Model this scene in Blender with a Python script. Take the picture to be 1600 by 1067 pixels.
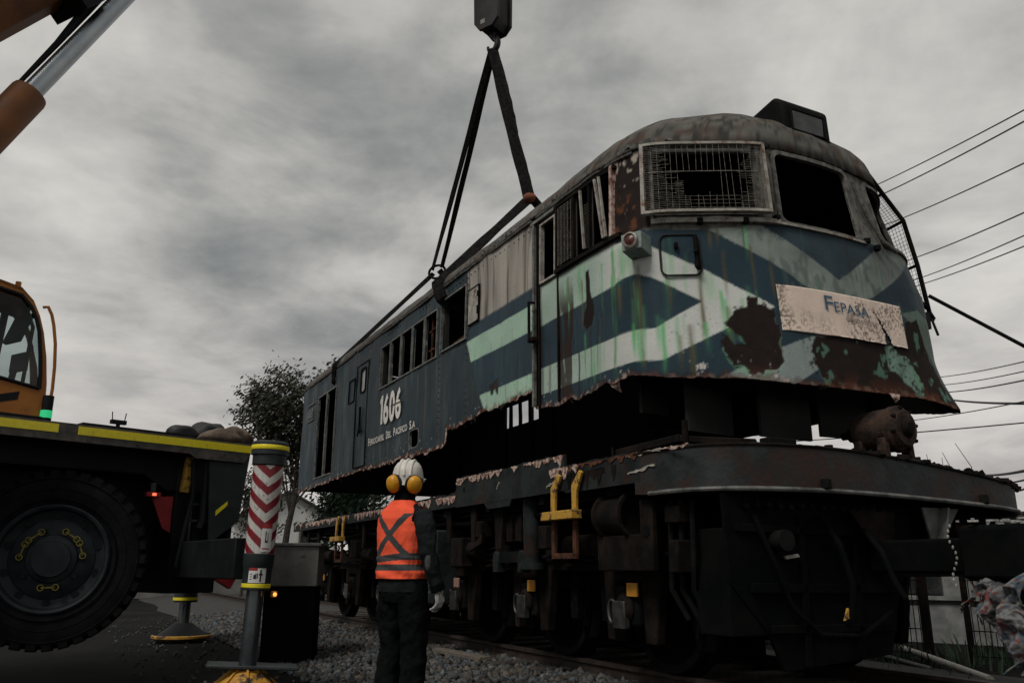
import bpy, bmesh, math, random
import numpy as np
from math import sin, cos, pi, radians, atan2, sqrt
from mathutils import Vector, Matrix

random.seed(7); RNG = np.random.default_rng(11)
for o in list(bpy.data.objects): bpy.data.objects.remove(o)
scene = bpy.context.scene
COL = scene.collection

# ------------------------------------------------------------------ camera
cam_d = bpy.data.cameras.new('camera'); cam = bpy.data.objects.new('camera', cam_d); COL.objects.link(cam)
cam.location = (0, 0, 1.05)
cam.rotation_euler = (radians(90 + 15.15), 0, 0)
cam_d.sensor_width = 36.0; cam_d.lens = 36.0 * 1300 / 1600
cam_d.clip_start = 0.05; cam_d.clip_end = 3000
scene.camera = cam

# ------------------------------------------------------------------ sky
SUN_AZ = (-0.50, -0.62)      # horizontal direction towards the brighter part of the cloud deck
SUN_EL = radians(52)
world = bpy.data.worlds.new('World'); scene.world = world; world.use_nodes = True
nt = world.node_tree; nt.nodes.clear()
def N(t, **kw):
    n = nt.nodes.new(t)
    for k, v in kw.items(): setattr(n, k, v)
    return n
wout = N('ShaderNodeOutputWorld'); bg = N('ShaderNodeBackground'); bg.inputs[1].default_value = 0.10
nt.links.new(bg.outputs[0], wout.inputs[0])
skyt = N('ShaderNodeTexSky', sky_type='NISHITA'); skyt.sun_disc = False
skyt.sun_elevation = SUN_EL; skyt.sun_rotation = atan2(SUN_AZ[0], SUN_AZ[1])
tc = N('ShaderNodeTexCoord'); sep = N('ShaderNodeSeparateXYZ'); nt.links.new(tc.outputs['Generated'], sep.inputs[0])
def M(op, a, b=None, c=None, clamp=False):
    n = N('ShaderNodeMath', operation=op); n.use_clamp = clamp
    for i, x in enumerate((a, b, c)):
        if x is None: continue
        if isinstance(x, (int, float)): n.inputs[i].default_value = x
        else: nt.links.new(x, n.inputs[i])
    return n.outputs[0]
zup = M('MAXIMUM', sep.outputs[2], 0.0)
den = M('ADD', zup, 0.16)
cx = M('DIVIDE', sep.outputs[0], den); cy = M('DIVIDE', sep.outputs[1], den)
def cloud(scale, detail, rough, dist, off, sx=1.0, sy=1.0):
    cmb = N('ShaderNodeCombineXYZ')
    nt.links.new(M('MULTIPLY_ADD', cx, sx, off), cmb.inputs[0]); nt.links.new(M('MULTIPLY_ADD', cy, sy, off * .37), cmb.inputs[1])
    cmb.inputs[2].default_value = off
    n = N('ShaderNodeTexNoise'); n.inputs['Scale'].default_value = scale; n.inputs['Detail'].default_value = detail
    n.inputs['Roughness'].default_value = rough; n.inputs['Distortion'].default_value = dist
    nt.links.new(cmb.outputs[0], n.inputs['Vector']); return n.outputs['Fac']
big = cloud(0.60, 3, .5, .35, 44.2, 1.0, .72)
mid = cloud(1.9, 8, .54, .5, 78.14, 1.0, 1.0)
fin = cloud(4.2, 9, .58, .15, 21.3, 1.0, 1.05)
mix = M('ADD', M('ADD', M('MULTIPLY', big, .595), M('MULTIPLY', mid, .30)), M('MULTIPLY', fin, .15))
ramp = N('ShaderNodeValToRGB'); nt.links.new(mix, ramp.inputs[0])
cr = ramp.color_ramp; cr.interpolation = 'B_SPLINE'
cr.elements[0].position = .425; cr.elements[0].color = (.108, .120, .121, 1)
cr.elements[1].position = .635; cr.elements[1].color = (.60, .58, .54, 1)
e = cr.elements.new(.475); e.color = (.190, .198, .196, 1)
e = cr.elements.new(.54); e.color = (.36, .352, .332, 1)
# towards the horizon the deck thins to an even, warm pale grey
hz = M('POWER', M('SUBTRACT', 1.0, M('MINIMUM', M('MULTIPLY', zup, 2.6), 1.0)), 1.6)
hmix = N('ShaderNodeMix', data_type='RGBA'); nt.links.new(M('MULTIPLY', hz, .8), hmix.inputs[0])
nt.links.new(ramp.outputs[0], hmix.inputs[6]); hmix.inputs[7].default_value = (.50, .455, .435, 1)
smix = N('ShaderNodeMix', data_type='RGBA'); smix.inputs[0].default_value = .97
gain = N('ShaderNodeVectorMath', operation='SCALE'); gain.inputs['Scale'].default_value = 10.0; nt.links.new(hmix.outputs[2], gain.inputs[0])
nt.links.new(skyt.outputs[0], smix.inputs[6]); nt.links.new(gain.outputs[0], smix.inputs[7])
nt.links.new(smix.outputs[2], bg.inputs[0])

# ------------------------------------------------------------------ sun (wide: overcast)
sun_d = bpy.data.lights.new('sun', 'SUN'); sun = bpy.data.objects.new('sun', sun_d); COL.objects.link(sun)
sun_d.energy = 1.5; sun_d.angle = radians(20); sun_d.color = (1.0, .955, .89)
sd = Vector((SUN_AZ[0], SUN_AZ[1], 0)).normalized() * cos(SUN_EL); sd.z = sin(SUN_EL)
sun.rotation_euler = sd.to_track_quat('Z', 'Y').to_euler(); sun.location = (-20, -20, 30)
scene.view_settings.view_transform = 'Standard'; scene.view_settings.look = 'None'
scene.view_settings.exposure = 0.30; scene.view_settings.gamma = 1.0
scene.render.engine = 'CYCLES'
scene.render.resolution_x = 1024; scene.render.resolution_y = 682
scene.cycles.max_bounces = 6; scene.cycles.transparent_max_bounces = 12

# ------------------------------------------------------------------ frames of reference
LOCO = (2.14, 7.08); LOCO_ROT = radians(-62.9)          # locomotive: x towards the nose, y away from the camera side
CRANE = (-2.72, 8.82); CRANE_ROT = atan2(.742, .672)    # crane: x towards its rear end, y away from the camera side

# ------------------------------------------------------------------ helpers
ORG = {}
def setp(o, label=None, cat=None, group=None, kind=None):
    if label: o['label'] = label
    if cat: o['category'] = cat
    if group: o['group'] = group
    if kind: o['kind'] = kind
    return o
def root(name, frame=(0, 0), rot=0.0, org=(0, 0, 0), **kw):
    """Empty at the base of a thing. org: the base point in the frame's own coordinates."""
    o = bpy.data.objects.new(name, None); COL.objects.link(o); o.empty_display_size = .2
    c, s = cos(rot), sin(rot)
    o.location = (frame[0] + c * org[0] - s * org[1], frame[1] + s * org[0] + c * org[1], org[2])
    o.rotation_euler = (0, 0, rot); ORG[o.name] = org
    return setp(o, **kw)

class MB:
    def __init__(self): self.v = []; self.f = []; self.m = []; self.c = None
    def add(self, vs, fs, mi=0):
        b = len(self.v); self.v += [tuple(map(float, p)) for p in vs]
        self.f += [tuple(b + i for i in f) for f in fs]; self.m += [mi] * len(fs); return self
    def box(self, c, d, rz=0, ry=0, rx=0, mi=0):
        R = Matrix.Rotation(rz, 3, 'Z') @ Matrix.Rotation(ry, 3, 'Y') @ Matrix.Rotation(rx, 3, 'X')
        vs = []
        for x in (-.5, .5):
            for y in (-.5, .5):
                for z in (-.5, .5): vs.append(Vector(c) + R @ Vector((x * d[0], y * d[1], z * d[2])))
        return self.add(vs, [(0, 1, 3, 2), (4, 6, 7, 5), (0, 4, 5, 1), (2, 3, 7, 6), (0, 2, 6, 4), (1, 5, 7, 3)], mi)
    def bar(self, a, b, w, h, up=(0, 0, 1), mi=0):
        a, b = Vector(a), Vector(b); d = (b - a).normalized(); u = Vector(up)
        sdv = d.cross(u)
        if sdv.length < 1e-4: sdv = d.cross(Vector((1, 0, 0)))
        sdv.normalize(); u = sdv.cross(d).normalized()
        vs = []
        for p in (a, b):
            for i, j in ((-1, -1), (1, -1), (1, 1), (-1, 1)): vs.append(p + sdv * (i * w / 2) + u * (j * h / 2))
        return self.add(vs, [(3, 2, 1, 0), (4, 5, 6, 7), (0, 1, 5, 4), (1, 2, 6, 5), (2, 3, 7, 6), (3, 0, 4, 7)], mi)
    def tube(self, pts, r, n=8, cap=True, mi=0, flat=None):
        pts = [Vector(p) for p in pts]; rs = r if isinstance(r, (list, tuple)) else [r] * len(pts)
        vs = []; prev = None
        for i, p in enumerate(pts):
            d = (pts[min(i + 1, len(pts) - 1)] - pts[max(i - 1, 0)]).normalized()
            if prev is None:
                prev = d.orthogonal().normalized()
                if flat is not None: prev = (Vector(flat) - d * Vector(flat).dot(d)).normalized()
            prev = (prev - d * prev.dot(d)).normalized(); q = d.cross(prev)
            for k in range(n):
                a = 2 * pi * k / n; vs.append(p + (prev * cos(a) + q * sin(a)) * rs[i])
        fs = []
        for i in range(len(pts) - 1):
            for k in range(n): fs.append((i * n + k, i * n + (k + 1) % n, (i + 1) * n + (k + 1) % n, (i + 1) * n + k))
        if cap: fs += [tuple(range(n - 1, -1, -1)), tuple((len(pts) - 1) * n + k for k in range(n))]
        return self.add(vs, fs, mi)
    def cyl(self, a, b, r, r2=None, n=24, mi=0): return self.tube([a, b], [r, r if r2 is None else r2], n, mi=mi)
    def lathe(self, prof, c, axis=(0, 1, 0), n=40, mi=0, closed=False):
        """prof: (radius, along) pairs"""
        ax = Vector(axis).normalized(); p = ax.orthogonal().normalized(); q = ax.cross(p); vs = []; c = Vector(c)
        for r, h in prof:
            for k in range(n):
                a = 2 * pi * k / n; vs.append(c + ax * h + (p * cos(a) + q * sin(a)) * r)
        m = len(prof); fs = []
        for i in range(m if closed else m - 1):
            j = (i + 1) % m
            for k in range(n): fs.append((i * n + k, i * n + (k + 1) % n, j * n + (k + 1) % n, j * n + k))
        return self.add(vs, fs, mi)
    def prism(self, poly, a, b, plane='xz', mi=0):
        """poly in a plane, extruded from a to b along the third axis"""
        def P(u, v, w):
            return {'xz': (u, w, v), 'xy': (u, v, w), 'yz': (w, u, v)}[plane]
        n = len(poly); vs = [P(u, v, a) for u, v in poly] + [P(u, v, b) for u, v in poly]
        fs = [tuple(range(n - 1, -1, -1)), tuple(range(n, 2 * n))] + [(i, (i + 1) % n, n + (i + 1) % n, n + i) for i in range(n)]
        return self.add(vs, fs, mi)
    def ribbon(self, pts, w, th, up=(0, 0, 1), mi=0):
        """flat strap of rectangular section along a path; w across, th thick; up = normal hint"""
        pts = [Vector(p) for p in pts]; vs = []; ws = w if isinstance(w, (list, tuple)) else [w] * len(pts)
        for i, p in enumerate(pts):
            d = (pts[min(i + 1, len(pts) - 1)] - pts[max(i - 1, 0)]).normalized(); u = Vector(up) if not isinstance(up, list) else Vector(up[i])
            sdv = d.cross(u)
            if sdv.length < 1e-5: sdv = d.orthogonal()
            sdv.normalize(); nn = sdv.cross(d).normalized()
            for a, b in ((-1, -1), (1, -1), (1, 1), (-1, 1)): vs.append(p + sdv * (a * ws[i] / 2) + nn * (b * th / 2))
        fs = [(3, 2, 1, 0)]; L = len(pts)
        for i in range(L - 1):
            for k in range(4): fs.append((i * 4 + k, i * 4 + (k + 1) % 4, (i + 1) * 4 + (k + 1) % 4, (i + 1) * 4 + k))
        fs.append(tuple((L - 1) * 4 + k for k in range(4)))
        return self.add(vs, fs, mi)
    def ball(self, c, r, sc=(1, 1, 1), nu=20, nv=12, mi=0, half=False):
        vs = []; fs = []; lo = 0 if not half else nv // 2
        for j in range(nv + 1):
            th = -pi / 2 + pi * j / nv
            if half: th = max(th, 0) if j > nv // 2 else 0
            for k in range(nu):
                a = 2 * pi * k / nu
                vs.append((c[0] + r * sc[0] * cos(th) * cos(a), c[1] + r * sc[1] * cos(th) * sin(a), c[2] + r * sc[2] * sin(th)))
        for j in range(lo, nv):
            for k in range(nu): fs.append((j * nu + k, j * nu + (k + 1) % nu, (j + 1) * nu + (k + 1) % nu, (j + 1) * nu + k))
        return self.add(vs, fs, mi)
    def split(self, name, mat, parent=None, **kw):
        """one object for every separate piece"""
        par = list(range(len(self.v)))
        def find(i):
            while par[i] != i: par[i] = par[par[i]]; i = par[i]
            return i
        for f in self.f:
            for i in f[1:]: par[find(i)] = find(f[0])
        grp = {}
        for f in self.f: grp.setdefault(find(f[0]), []).append(f)
        out = []
        for fs in grp.values():
            ids = sorted({i for f in fs for i in f}); rm = {i: k for k, i in enumerate(ids)}; mb = MB(); mb.add([self.v[i] for i in ids], [tuple(rm[i] for i in f) for f in fs]); out.append(mb.build(name, mat, parent, **kw))
        return out
    def build(self, name, mat, parent=None, bevel=0, smooth=35, rag=0, **kw):
        org = Vector(ORG.get(self._top(parent).name, (0, 0, 0))) if parent else Vector((0, 0, 0))
        me = bpy.data.meshes.new(name)
        me.from_pydata([tuple(Vector(p) - org) for p in self.v], [], self.f)
        mats = mat if isinstance(mat, (list, tuple)) else [mat]
        for m in mats: me.materials.append(m)
        if len(mats) > 1: me.polygons.foreach_set('material_index', self.m)
        bm = bmesh.new(); bm.from_mesh(me); bmesh.ops.recalc_face_normals(bm, faces=bm.faces); bm.to_mesh(me); bm.free()
        if smooth:
            me.polygons.foreach_set('use_smooth', [True] * len(me.polygons)); me.set_sharp_from_angle(angle=radians(smooth))
        o = bpy.data.objects.new(name, me); COL.objects.link(o)
        if parent: o.parent = parent
        if bevel:
            b = o.modifiers.new('bevel', 'BEVEL'); b.width = bevel; b.segments = 2; b.limit_method = 'ANGLE'; b.angle_limit = radians(40); b.harden_normals = False
        me.update(); return setp(o, **kw)
    @staticmethod
    def _top(o):
        while o.parent: o = o.parent
        return o

def copy_tree(o, parent=None):
    c = o.copy(); COL.objects.link(c); c.parent = parent
    ORG[c.name] = ORG.get(o.name, (0, 0, 0))
    for ch in list(o.children): copy_tree(ch, c)
    return c

# ---- numpy noise
def _h(ix, iy, seed):
    n = (ix.astype(np.int64) * 374761393 + iy.astype(np.int64) * 668265263 + seed * 1442695041) & 0x7fffffff
    n = ((n ^ (n >> 13)) * 1274126177) & 0x7fffffff
    return ((n ^ (n >> 16)) & 0xffff) / 65535.0
def vnoise(x, y, seed=0):
    x = np.asarray(x, float); y = np.asarray(y, float); ix = np.floor(x); iy = np.floor(y); fx = x - ix; fy = y - iy
    fx = fx * fx * (3 - 2 * fx); fy = fy * fy * (3 - 2 * fy)
    a, b, c, d = _h(ix, iy, seed), _h(ix + 1, iy, seed), _h(ix, iy + 1, seed), _h(ix + 1, iy + 1, seed)
    return (a * (1 - fx) + b * fx) * (1 - fy) + (c * (1 - fx) + d * fx) * fy
def fbm(x, y, seed=0, oct=4):
    r = 0; a = .5; t = 0
    for k in range(oct): r = r + a * vnoise(np.asarray(x) * 2 ** k, np.asarray(y) * 2 ** k, seed + k * 17); t += a; a *= .55
    return r / t
def sstep(a, b, x): t = np.clip((x - a) / (b - a), 0, 1); return t * t * (3 - 2 * t)
def inpoly(x, y, poly):
    r = np.zeros(np.shape(x), bool); n = len(poly); j = n - 1
    for i in range(n):
        xi, yi = poly[i]; xj, yj = poly[j]
        c = ((yi > y) != (yj > y)) & (x < (xj - xi) * (y - yi) / ((yj - yi) or 1e-9) + xi)
        r ^= c; j = i
    return r

# ------------------------------------------------------------------ materials
def nodes_mat(name):
    m = bpy.data.materials.new(name); m.use_nodes = True; t = m.node_tree
    return m, t, t.nodes['Principled BSDF']
def mat_mix(name, c1, c2, scale=6, rough=.6, metal=0, bump=.15, detail=6, lo=.4, hi=.62, c3=None, s3=3, lo3=.52, hi3=.6, stretch=(1, 1, 1), rough2=None, spec=.4, bscale=None, dist=.01):
    """two-tone noisy surface, with an optional third tone in patches (rust, dirt, chipped paint)"""
    m, t, b = nodes_mat(name); Ln = t.links.new
    co = t.nodes.new('ShaderNodeTexCoord'); mp = t.nodes.new('ShaderNodeMapping'); mp.inputs['Scale'].default_value = stretch
    geo = t.nodes.new('ShaderNodeNewGeometry'); Ln(geo.outputs['Position'], mp.inputs[0])
    if name.startswith('own_'): Ln(co.outputs['Object'], mp.inputs[0])
    n = t.nodes.new('ShaderNodeTexNoise'); n.inputs['Scale'].default_value = scale; n.inputs['Detail'].default_value = detail; n.inputs['Roughness'].default_value = .62
    Ln(mp.outputs[0], n.inputs['Vector'])
    r = t.nodes.new('ShaderNodeValToRGB'); r.color_ramp.elements[0].position = lo; r.color_ramp.elements[1].position = hi
    r.color_ramp.elements[0].color = (*c1, 1); r.color_ramp.elements[1].color = (*c2, 1); Ln(n.outputs['Fac'], r.inputs[0])
    colr = r.outputs[0]
    if c3:
        n3 = t.nodes.new('ShaderNodeTexNoise'); n3.inputs['Scale'].default_value = s3; n3.inputs['Detail'].default_value = 8; n3.inputs['Roughness'].default_value = .66
        Ln(mp.outputs[0], n3.inputs['Vector'])
        r3 = t.nodes.new('ShaderNodeValToRGB'); r3.color_ramp.elements[0].position = lo3; r3.color_ramp.elements[1].position = hi3
        Ln(n3.outputs['Fac'], r3.inputs[0])
        mx = t.nodes.new('ShaderNodeMix'); mx.data_type = 'RGBA'; Ln(r3.outputs[0], mx.inputs[0]); Ln(colr, mx.inputs[6]); mx.inputs[7].default_value = (*c3, 1); colr = mx.outputs[2]
    Ln(colr, b.inputs['Base Color'])
    b.inputs['Metallic'].default_value = metal; b.inputs['Roughness'].default_value = rough; b.inputs['Specular IOR Level'].default_value = spec
    rr = t.nodes.new('ShaderNodeMapRange'); rr.inputs[3].default_value = rough - .12; rr.inputs[4].default_value = min(1, rough + .15); Ln(n.outputs['Fac'], rr.inputs[0]); Ln(rr.outputs[0], b.inputs['Roughness'])
    if bump:
        nb = t.nodes.new('ShaderNodeTexNoise'); nb.inputs['Scale'].default_value = bscale or scale * 6; nb.inputs['Detail'].default_value = 5; Ln(mp.outputs[0], nb.inputs['Vector'])
        bp = t.nodes.new('ShaderNodeBump'); bp.inputs['Strength'].default_value = bump; bp.inputs['Distance'].default_value = dist; Ln(nb.outputs['Fac'], bp.inputs['Height']); Ln(bp.outputs[0], b.inputs['Normal'])
    return m
def mat_attr(name, rough=.55, bump=.25, bscale=60, spec=.4, var=.25, sheen=0):
    """colour from the mesh's own paint layer (alpha = bare metal / rust), with fine grain"""
    m, t, b = nodes_mat(name); Ln = t.links.new
    a = t.nodes.new('ShaderNodeVertexColor'); a.layer_name = 'paint'
    geo = t.nodes.new('ShaderNodeNewGeometry')
    n = t.nodes.new('ShaderNodeTexNoise'); n.inputs['Scale'].default_value = bscale; n.inputs['Detail'].default_value = 5; n.inputs['Roughness'].default_value = .7; Ln(geo.outputs['Position'], n.inputs['Vector'])
    mr = t.nodes.new('ShaderNodeMapRange'); mr.inputs[1].default_value = .3; mr.inputs[2].default_value = .7; mr.inputs[3].default_value = 1 - var; mr.inputs[4].default_value = 1 + var; Ln(n.outputs['Fac'], mr.inputs[0])
    mx = t.nodes.new('ShaderNodeMix'); mx.data_type = 'RGBA'; mx.blend_type = 'MULTIPLY'; mx.inputs[0].default_value = 1; Ln(a.outputs['Color'], mx.inputs[6]); Ln(mr.outputs[0], mx.inputs[7])
    Ln(mx.outputs[2], b.inputs['Base Color'])
    rr = t.nodes.new('ShaderNodeMapRange'); rr.inputs[3].default_value = rough; rr.inputs[4].default_value = .9; Ln(a.outputs['Alpha'], rr.inputs[0]); Ln(rr.outputs[0], b.inputs['Roughness'])
    b.inputs['Specular IOR Level'].default_value = spec
    edge = t.nodes.new('ShaderNodeBump'); edge.inputs['Strength'].default_value = .8; edge.inputs['Distance'].default_value = .006; edge.invert = True; Ln(a.outputs['Alpha'], edge.inputs['Height'])
    n2 = t.nodes.new('ShaderNodeTexNoise'); n2.inputs['Scale'].default_value = bscale * .35; n2.inputs['Detail'].default_value = 8; Ln(geo.outputs['Position'], n2.inputs['Vector'])
    bp = t.nodes.new('ShaderNodeBump'); bp.inputs['Strength'].default_value = bump; bp.inputs['Distance'].default_value = .012; Ln(edge.outputs[0], bp.inputs['Normal']); Ln(n2.outputs['Fac'], bp.inputs['Height']); Ln(bp.outputs[0], b.inputs['Normal'])
    return m
def set_paint(me, rgba):
    ca = me.color_attributes.new('paint', 'FLOAT_COLOR', 'POINT'); ca.data.foreach_set('color', np.asarray(rgba, np.float32).ravel())

NAVY = (.020, .041, .056); SLATE = (.0175, .032, .040); LIGHT = (.60, .62, .585); MINT = (.36, .52, .41)
CONC = (.145, .143, .126); RUSTD = (.017, .0115, .0098); RUSTO = (.20, .065, .03); BARE = (.60, .44, .36)
m_shell = mat_attr('weathered_paint', rough=.55, bump=.18, bscale=70, var=.09, spec=.16)
m_inside = mat_mix('sooty_interior', (.010, .011, .011), (.022, .021, .02), 3, .85, bump=.1)
m_black = mat_mix('grimy_black_steel', (.0045, .0053, .0058), (.011, .011, .0108), 4, .75, bump=.3, c3=(.03, .019, .014), s3=5, lo3=.6, hi3=.72, spec=.07)
m_void = mat_mix('sooty_black', (.0028, .0034, .0038), (.0058, .006, .006), 4, .9, bump=.2, spec=.04)
m_brown = mat_mix('rusty_brown_steel', (.0075, .0064, .006), (.021, .0152, .0125), 5, .9, bump=.4, spec=.06, c3=(.007, .007, .007), s3=3, lo3=.5, hi3=.66)
m_rust = mat_mix('bright_rust', (.035, .018, .012), (.13, .052, .028), 9, .9, bump=.5, spec=.2)
m_flake = mat_mix('flaking_pale_paint', (.16, .07, .045), (.55, .42, .36), 22, .8, bump=.5, lo=.42, hi=.56)
m_palepaint = mat_mix('pale_worn_frame', (.24, .225, .195), (.42, .39, .34), 14, .6, bump=.25, c3=(.14, .06, .035), s3=9, lo3=.56, hi3=.66)
m_framegrey = mat_mix('grey_window_frame', (.09, .095, .09), (.2, .2, .18), 12, .65, bump=.3, c3=(.07, .03, .02), s3=8, lo3=.55, hi3=.66)
m_conc = mat_mix('weathered_grey_paint', (.06, .058, .052), (.17, .167, .15), 16, .8, bump=.4)
m_wire = mat_mix('rusty_wire', (.08, .07, .06), (.24, .22, .19), 30, .6, metal=.2, bump=0)
m_yellow = mat_mix('worn_yellow_paint', (.50, .27, .03), (.60, .36, .06), 14, .6, bump=.3, c3=(.06, .03, .02), s3=14, lo3=.5, hi3=.6)
m_orange_refl = mat_mix('orange_reflector', (.62, .28, .03), (.72, .34, .05), 40, .35, bump=0)
m_chassis = mat_mix('dark_grey_underframe_paint', (.010, .0135, .0145), (.025, .030, .0308), 5, .7, bump=.35, spec=.14, c3=(.032, .017, .013), s3=3.2, lo3=.54, hi3=.64)
m_strap = mat_mix('dirty_webbing', (.006, .0062, .0065), (.018, .017, .0155), 20, .95, spec=.05, bump=.4, bscale=160)
m_steel = mat_mix('bare_dark_steel', (.05, .052, .052), (.11, .11, .105), 10, .45, metal=.7, bump=.15)
m_white = mat_mix('white_lettering', (.72, .69, .63), (.82, .79, .72), 18, .7, bump=.1, c3=(.06, .07, .085), s3=26, lo3=.6, hi3=.66)
m_glassdark = mat_mix('grimy_glass', (.02, .022, .023), (.05, .052, .05), 6, .25, bump=0, spec=.6)
# ================================================================== GROUND, TRACK, BALLAST
m_ground = mat_mix('shadow_dark_asphalt', (.0042, .0048, .005), (.0105, .0106, .0104), .9, .92, bump=.5, bscale=60, spec=.06, c3=(.024, .0225, .021), s3=.35, lo3=.48, hi3=.85, dist=.02)  # near-black base; the crane's shadow on the ground is in this colour
gb = MB(); R_ = 400; n_ = 40
gv = []; 
for j in range(n_ + 1):
    for i in range(n_ + 1):
        x = (i / n_ * 2 - 1); y = (j / n_ * 2 - 1); x = math.copysign(abs(x) ** 3, x) * R_; y = math.copysign(abs(y) ** 3, y) * R_
        gv.append((x, y + 10, 0))
gb.add(gv, [(j * (n_ + 1) + i, j * (n_ + 1) + i + 1, (j + 1) * (n_ + 1) + i + 1, (j + 1) * (n_ + 1) + i) for j in range(n_) for i in range(n_)])
gb.build('ground', m_ground, kind='structure')

m_bed = mat_mix('ballast_dirt', (.02, .02, .019), (.055, .053, .05), 14, .95, bump=.8, bscale=50, dist=.03)
bed = MB(); bv = []; prof = [(2.95, .004), (2.6, .03), (2.2, .075), (1.5, .11), (-1.5, .11), (-2.6, .06), (-3.2, .004)]; ss = list(np.arange(-70, 14.1, 2.0))
for s in ss:
    for v, z in prof: bv.append((s, -v + (vnoise(np.array(s * .9), np.array(v), 3) - .5) * .35, z))
k = len(prof); bed.add(bv, [(i * k + j, i * k + j + 1, (i + 1) * k + j + 1, (i + 1) * k + j) for i in range(len(ss) - 1) for j in range(k - 1)])
br = root('ballast_bed', LOCO, LOCO_ROT, (0, 0, 0), kind='structure')
bed.build('bed', m_bed, br)

# loose stones, thickest where the bed shows
ico = bmesh.new(); bmesh.ops.create_icosphere(ico, subdivisions=1, radius=1); iv = np.array([v.co[:] for v in ico.verts]); iff = np.array([[v.index for v in f.verts] for f in ico.faces]); ico.free()
NS = 15000
ss = -14.5 + 16.5 * RNG.random(NS) ** .8; vv = .3 + 2.75 * RNG.random(NS); zz = np.interp(vv, [.3, 1.5, 2.2, 2.6, 2.95], [.11, .11, .075, .03, .005])
r = RNG.uniform(.016, .04, NS) * (1 + .4 * (RNG.random(NS) < .1))
# scattered strays on the asphalt
ex = RNG.random(NS) < .05; vv = np.where(ex, 2.9 + RNG.random(NS) ** 2 * 1.6, vv); zz = np.where(ex, .004, zz); r = np.where(ex, r * .6, r)
sc3 = RNG.uniform(.6, 1.25, (NS, 1, 3)); jit = RNG.uniform(.55, 1.3, (NS, len(iv), 1))
a = RNG.uniform(0, 6.28, NS); b_ = RNG.uniform(-.6, .6, NS)
P_ = iv[None] * jit * sc3 * r[:, None, None]
ca, sa, cb, sb = np.cos(a)[:, None], np.sin(a)[:, None], np.cos(b_)[:, None], np.sin(b_)[:, None]
x, y, z = P_[..., 0], P_[..., 1], P_[..., 2]; y, z = y * cb - z * sb, y * sb + z * cb; x, y = x * ca - y * sa, x * sa + y * ca
V_ = np.stack([x + ss[:, None], y - vv[:, None], z + (zz + r * .35)[:, None]], -1).reshape(-1, 3)
F_ = (iff[None] + (np.arange(NS) * len(iv))[:, None, None]).reshape(-1, 3)
me = bpy.data.meshes.new('ballast_stones'); me.vertices.add(len(V_)); me.vertices.foreach_set('co', V_.astype(np.float32).ravel())
me.loops.add(F_.size); me.loops.foreach_set('vertex_index', F_.astype(np.int32).ravel()); me.polygons.add(len(F_)); me.polygons.foreach_set('loop_start', (np.arange(len(F_)) * 3).astype(np.int32)); me.update(calc_edges=True)
sh = np.repeat(RNG.uniform(.3, 1.6, NS) * np.where(RNG.random(NS) < .08, 1.6, 1), len(iv)); tint = np.repeat(RNG.uniform(-.02, .02, NS), len(iv))
cc = np.stack([(.062 + tint * .6) * sh, .062 * sh, (.060 - tint * .6) * sh, sh * 0 + .9], -1); set_paint(me, np.clip(cc, .005, .5))
m_stone = mat_attr('crushed_stone', rough=.8, bump=.3, bscale=120); me.materials.append(m_stone)
o = bpy.data.objects.new('ballast_stones', me); COL.objects.link(o); o.location = (*LOCO, 0); o.rotation_euler = (0, 0, LOCO_ROT)
setp(o, 'grey crushed stone ballast beside the track', 'ballast', kind='stuff')

trk = root('railway_track', LOCO, LOCO_ROT, (0, 0, .1), label='rusty railway track on grey ballast under the locomotive', cat='track')
m_railr = mat_mix('rusty_rail', (.018, .013, .011), (.045, .029, .022), 14, .75, bump=.3)
RP = [(-.07, .10), (.07, .10), (.07, .115), (.012, .13), (.012, .21), (.036, .22), (.036, .25), (-.036, .25), (-.036, .22), (-.012, .21), (-.012, .13), (-.07, .115)]
for yy in (-.87, .87):
    MB().prism([(yy + a, z) for a, z in RP], -70, 14, 'yz').build('rail', m_railr, trk, smooth=0)
m_sleeper = mat_mix('old_sleeper_wood', (.022, .018, .015), (.06, .05, .042), 9, .9, bump=.5, stretch=(3, 1, 1))
proto = None
for k in range(26):
    s = 2.4 - k * .62
    if proto is None:
        proto = MB().box((s, 0, .085), (.23, 2.7, .12)).build('sleeper', m_sleeper, trk, bevel=.01)
    else:
        c = proto.copy(); COL.objects.link(c); c.location.x = s - 2.4 + random.uniform(-.02, .02)
# weathered board lying beside the near rail
pb = root('timber_board', LOCO, LOCO_ROT, (-3.3, -1.25, .13), label='weathered timber board lying along the near rail beside the worker', cat='board')
MB().bar((-3.85, -1.36, .155), (-2.75, -1.30, .155), .13, .045).build('plank', mat_mix('grey_timber', (.09, .075, .06), (.17, .145, .12), 12, .85, bump=.4, stretch=(1, 4, 4)), pb, bevel=.006)

# ================================================================== BACKGROUND
m_render = mat_mix('grey_cement_render', (.11, .11, .105), (.17, .168, .16), 1.6, .9, bump=.3, c3=(.07, .07, .065), s3=.8, lo3=.52, hi3=.68)
bw = root('boundary_wall', org=(-12, 30, 0), label='low grey cement boundary wall far behind the crane', cat='wall')
MB().bar((-34, 24, .62), (9, 37, .62), .2, 1.24).build('wall_panel', m_render, bw, smooth=0)
MB().bar((-34, 24, 1.27), (9, 37, 1.27), .3, .06).build('coping', m_render, bw, smooth=0)
m_wallwhite = mat_mix('white_house_wall', (.55, .55, .53), (.66, .655, .63), 2, .9, bump=.1)
m_rooftin = mat_mix('dark_tin_roof', (.05, .05, .05), (.09, .085, .08), 3, .6, bump=.2)
hs = root('house', (-10.0, 39), radians(20), label='small white gabled house far behind, left of the locomotive end', cat='house')
MB().prism([(-2.6, 0), (1.9, 0), (1.9, 3.2), (-.3, 4.35), (-2.6, 3.2)], 0, 7, 'xz').build('wall', m_wallwhite, hs, smooth=0)
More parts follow.
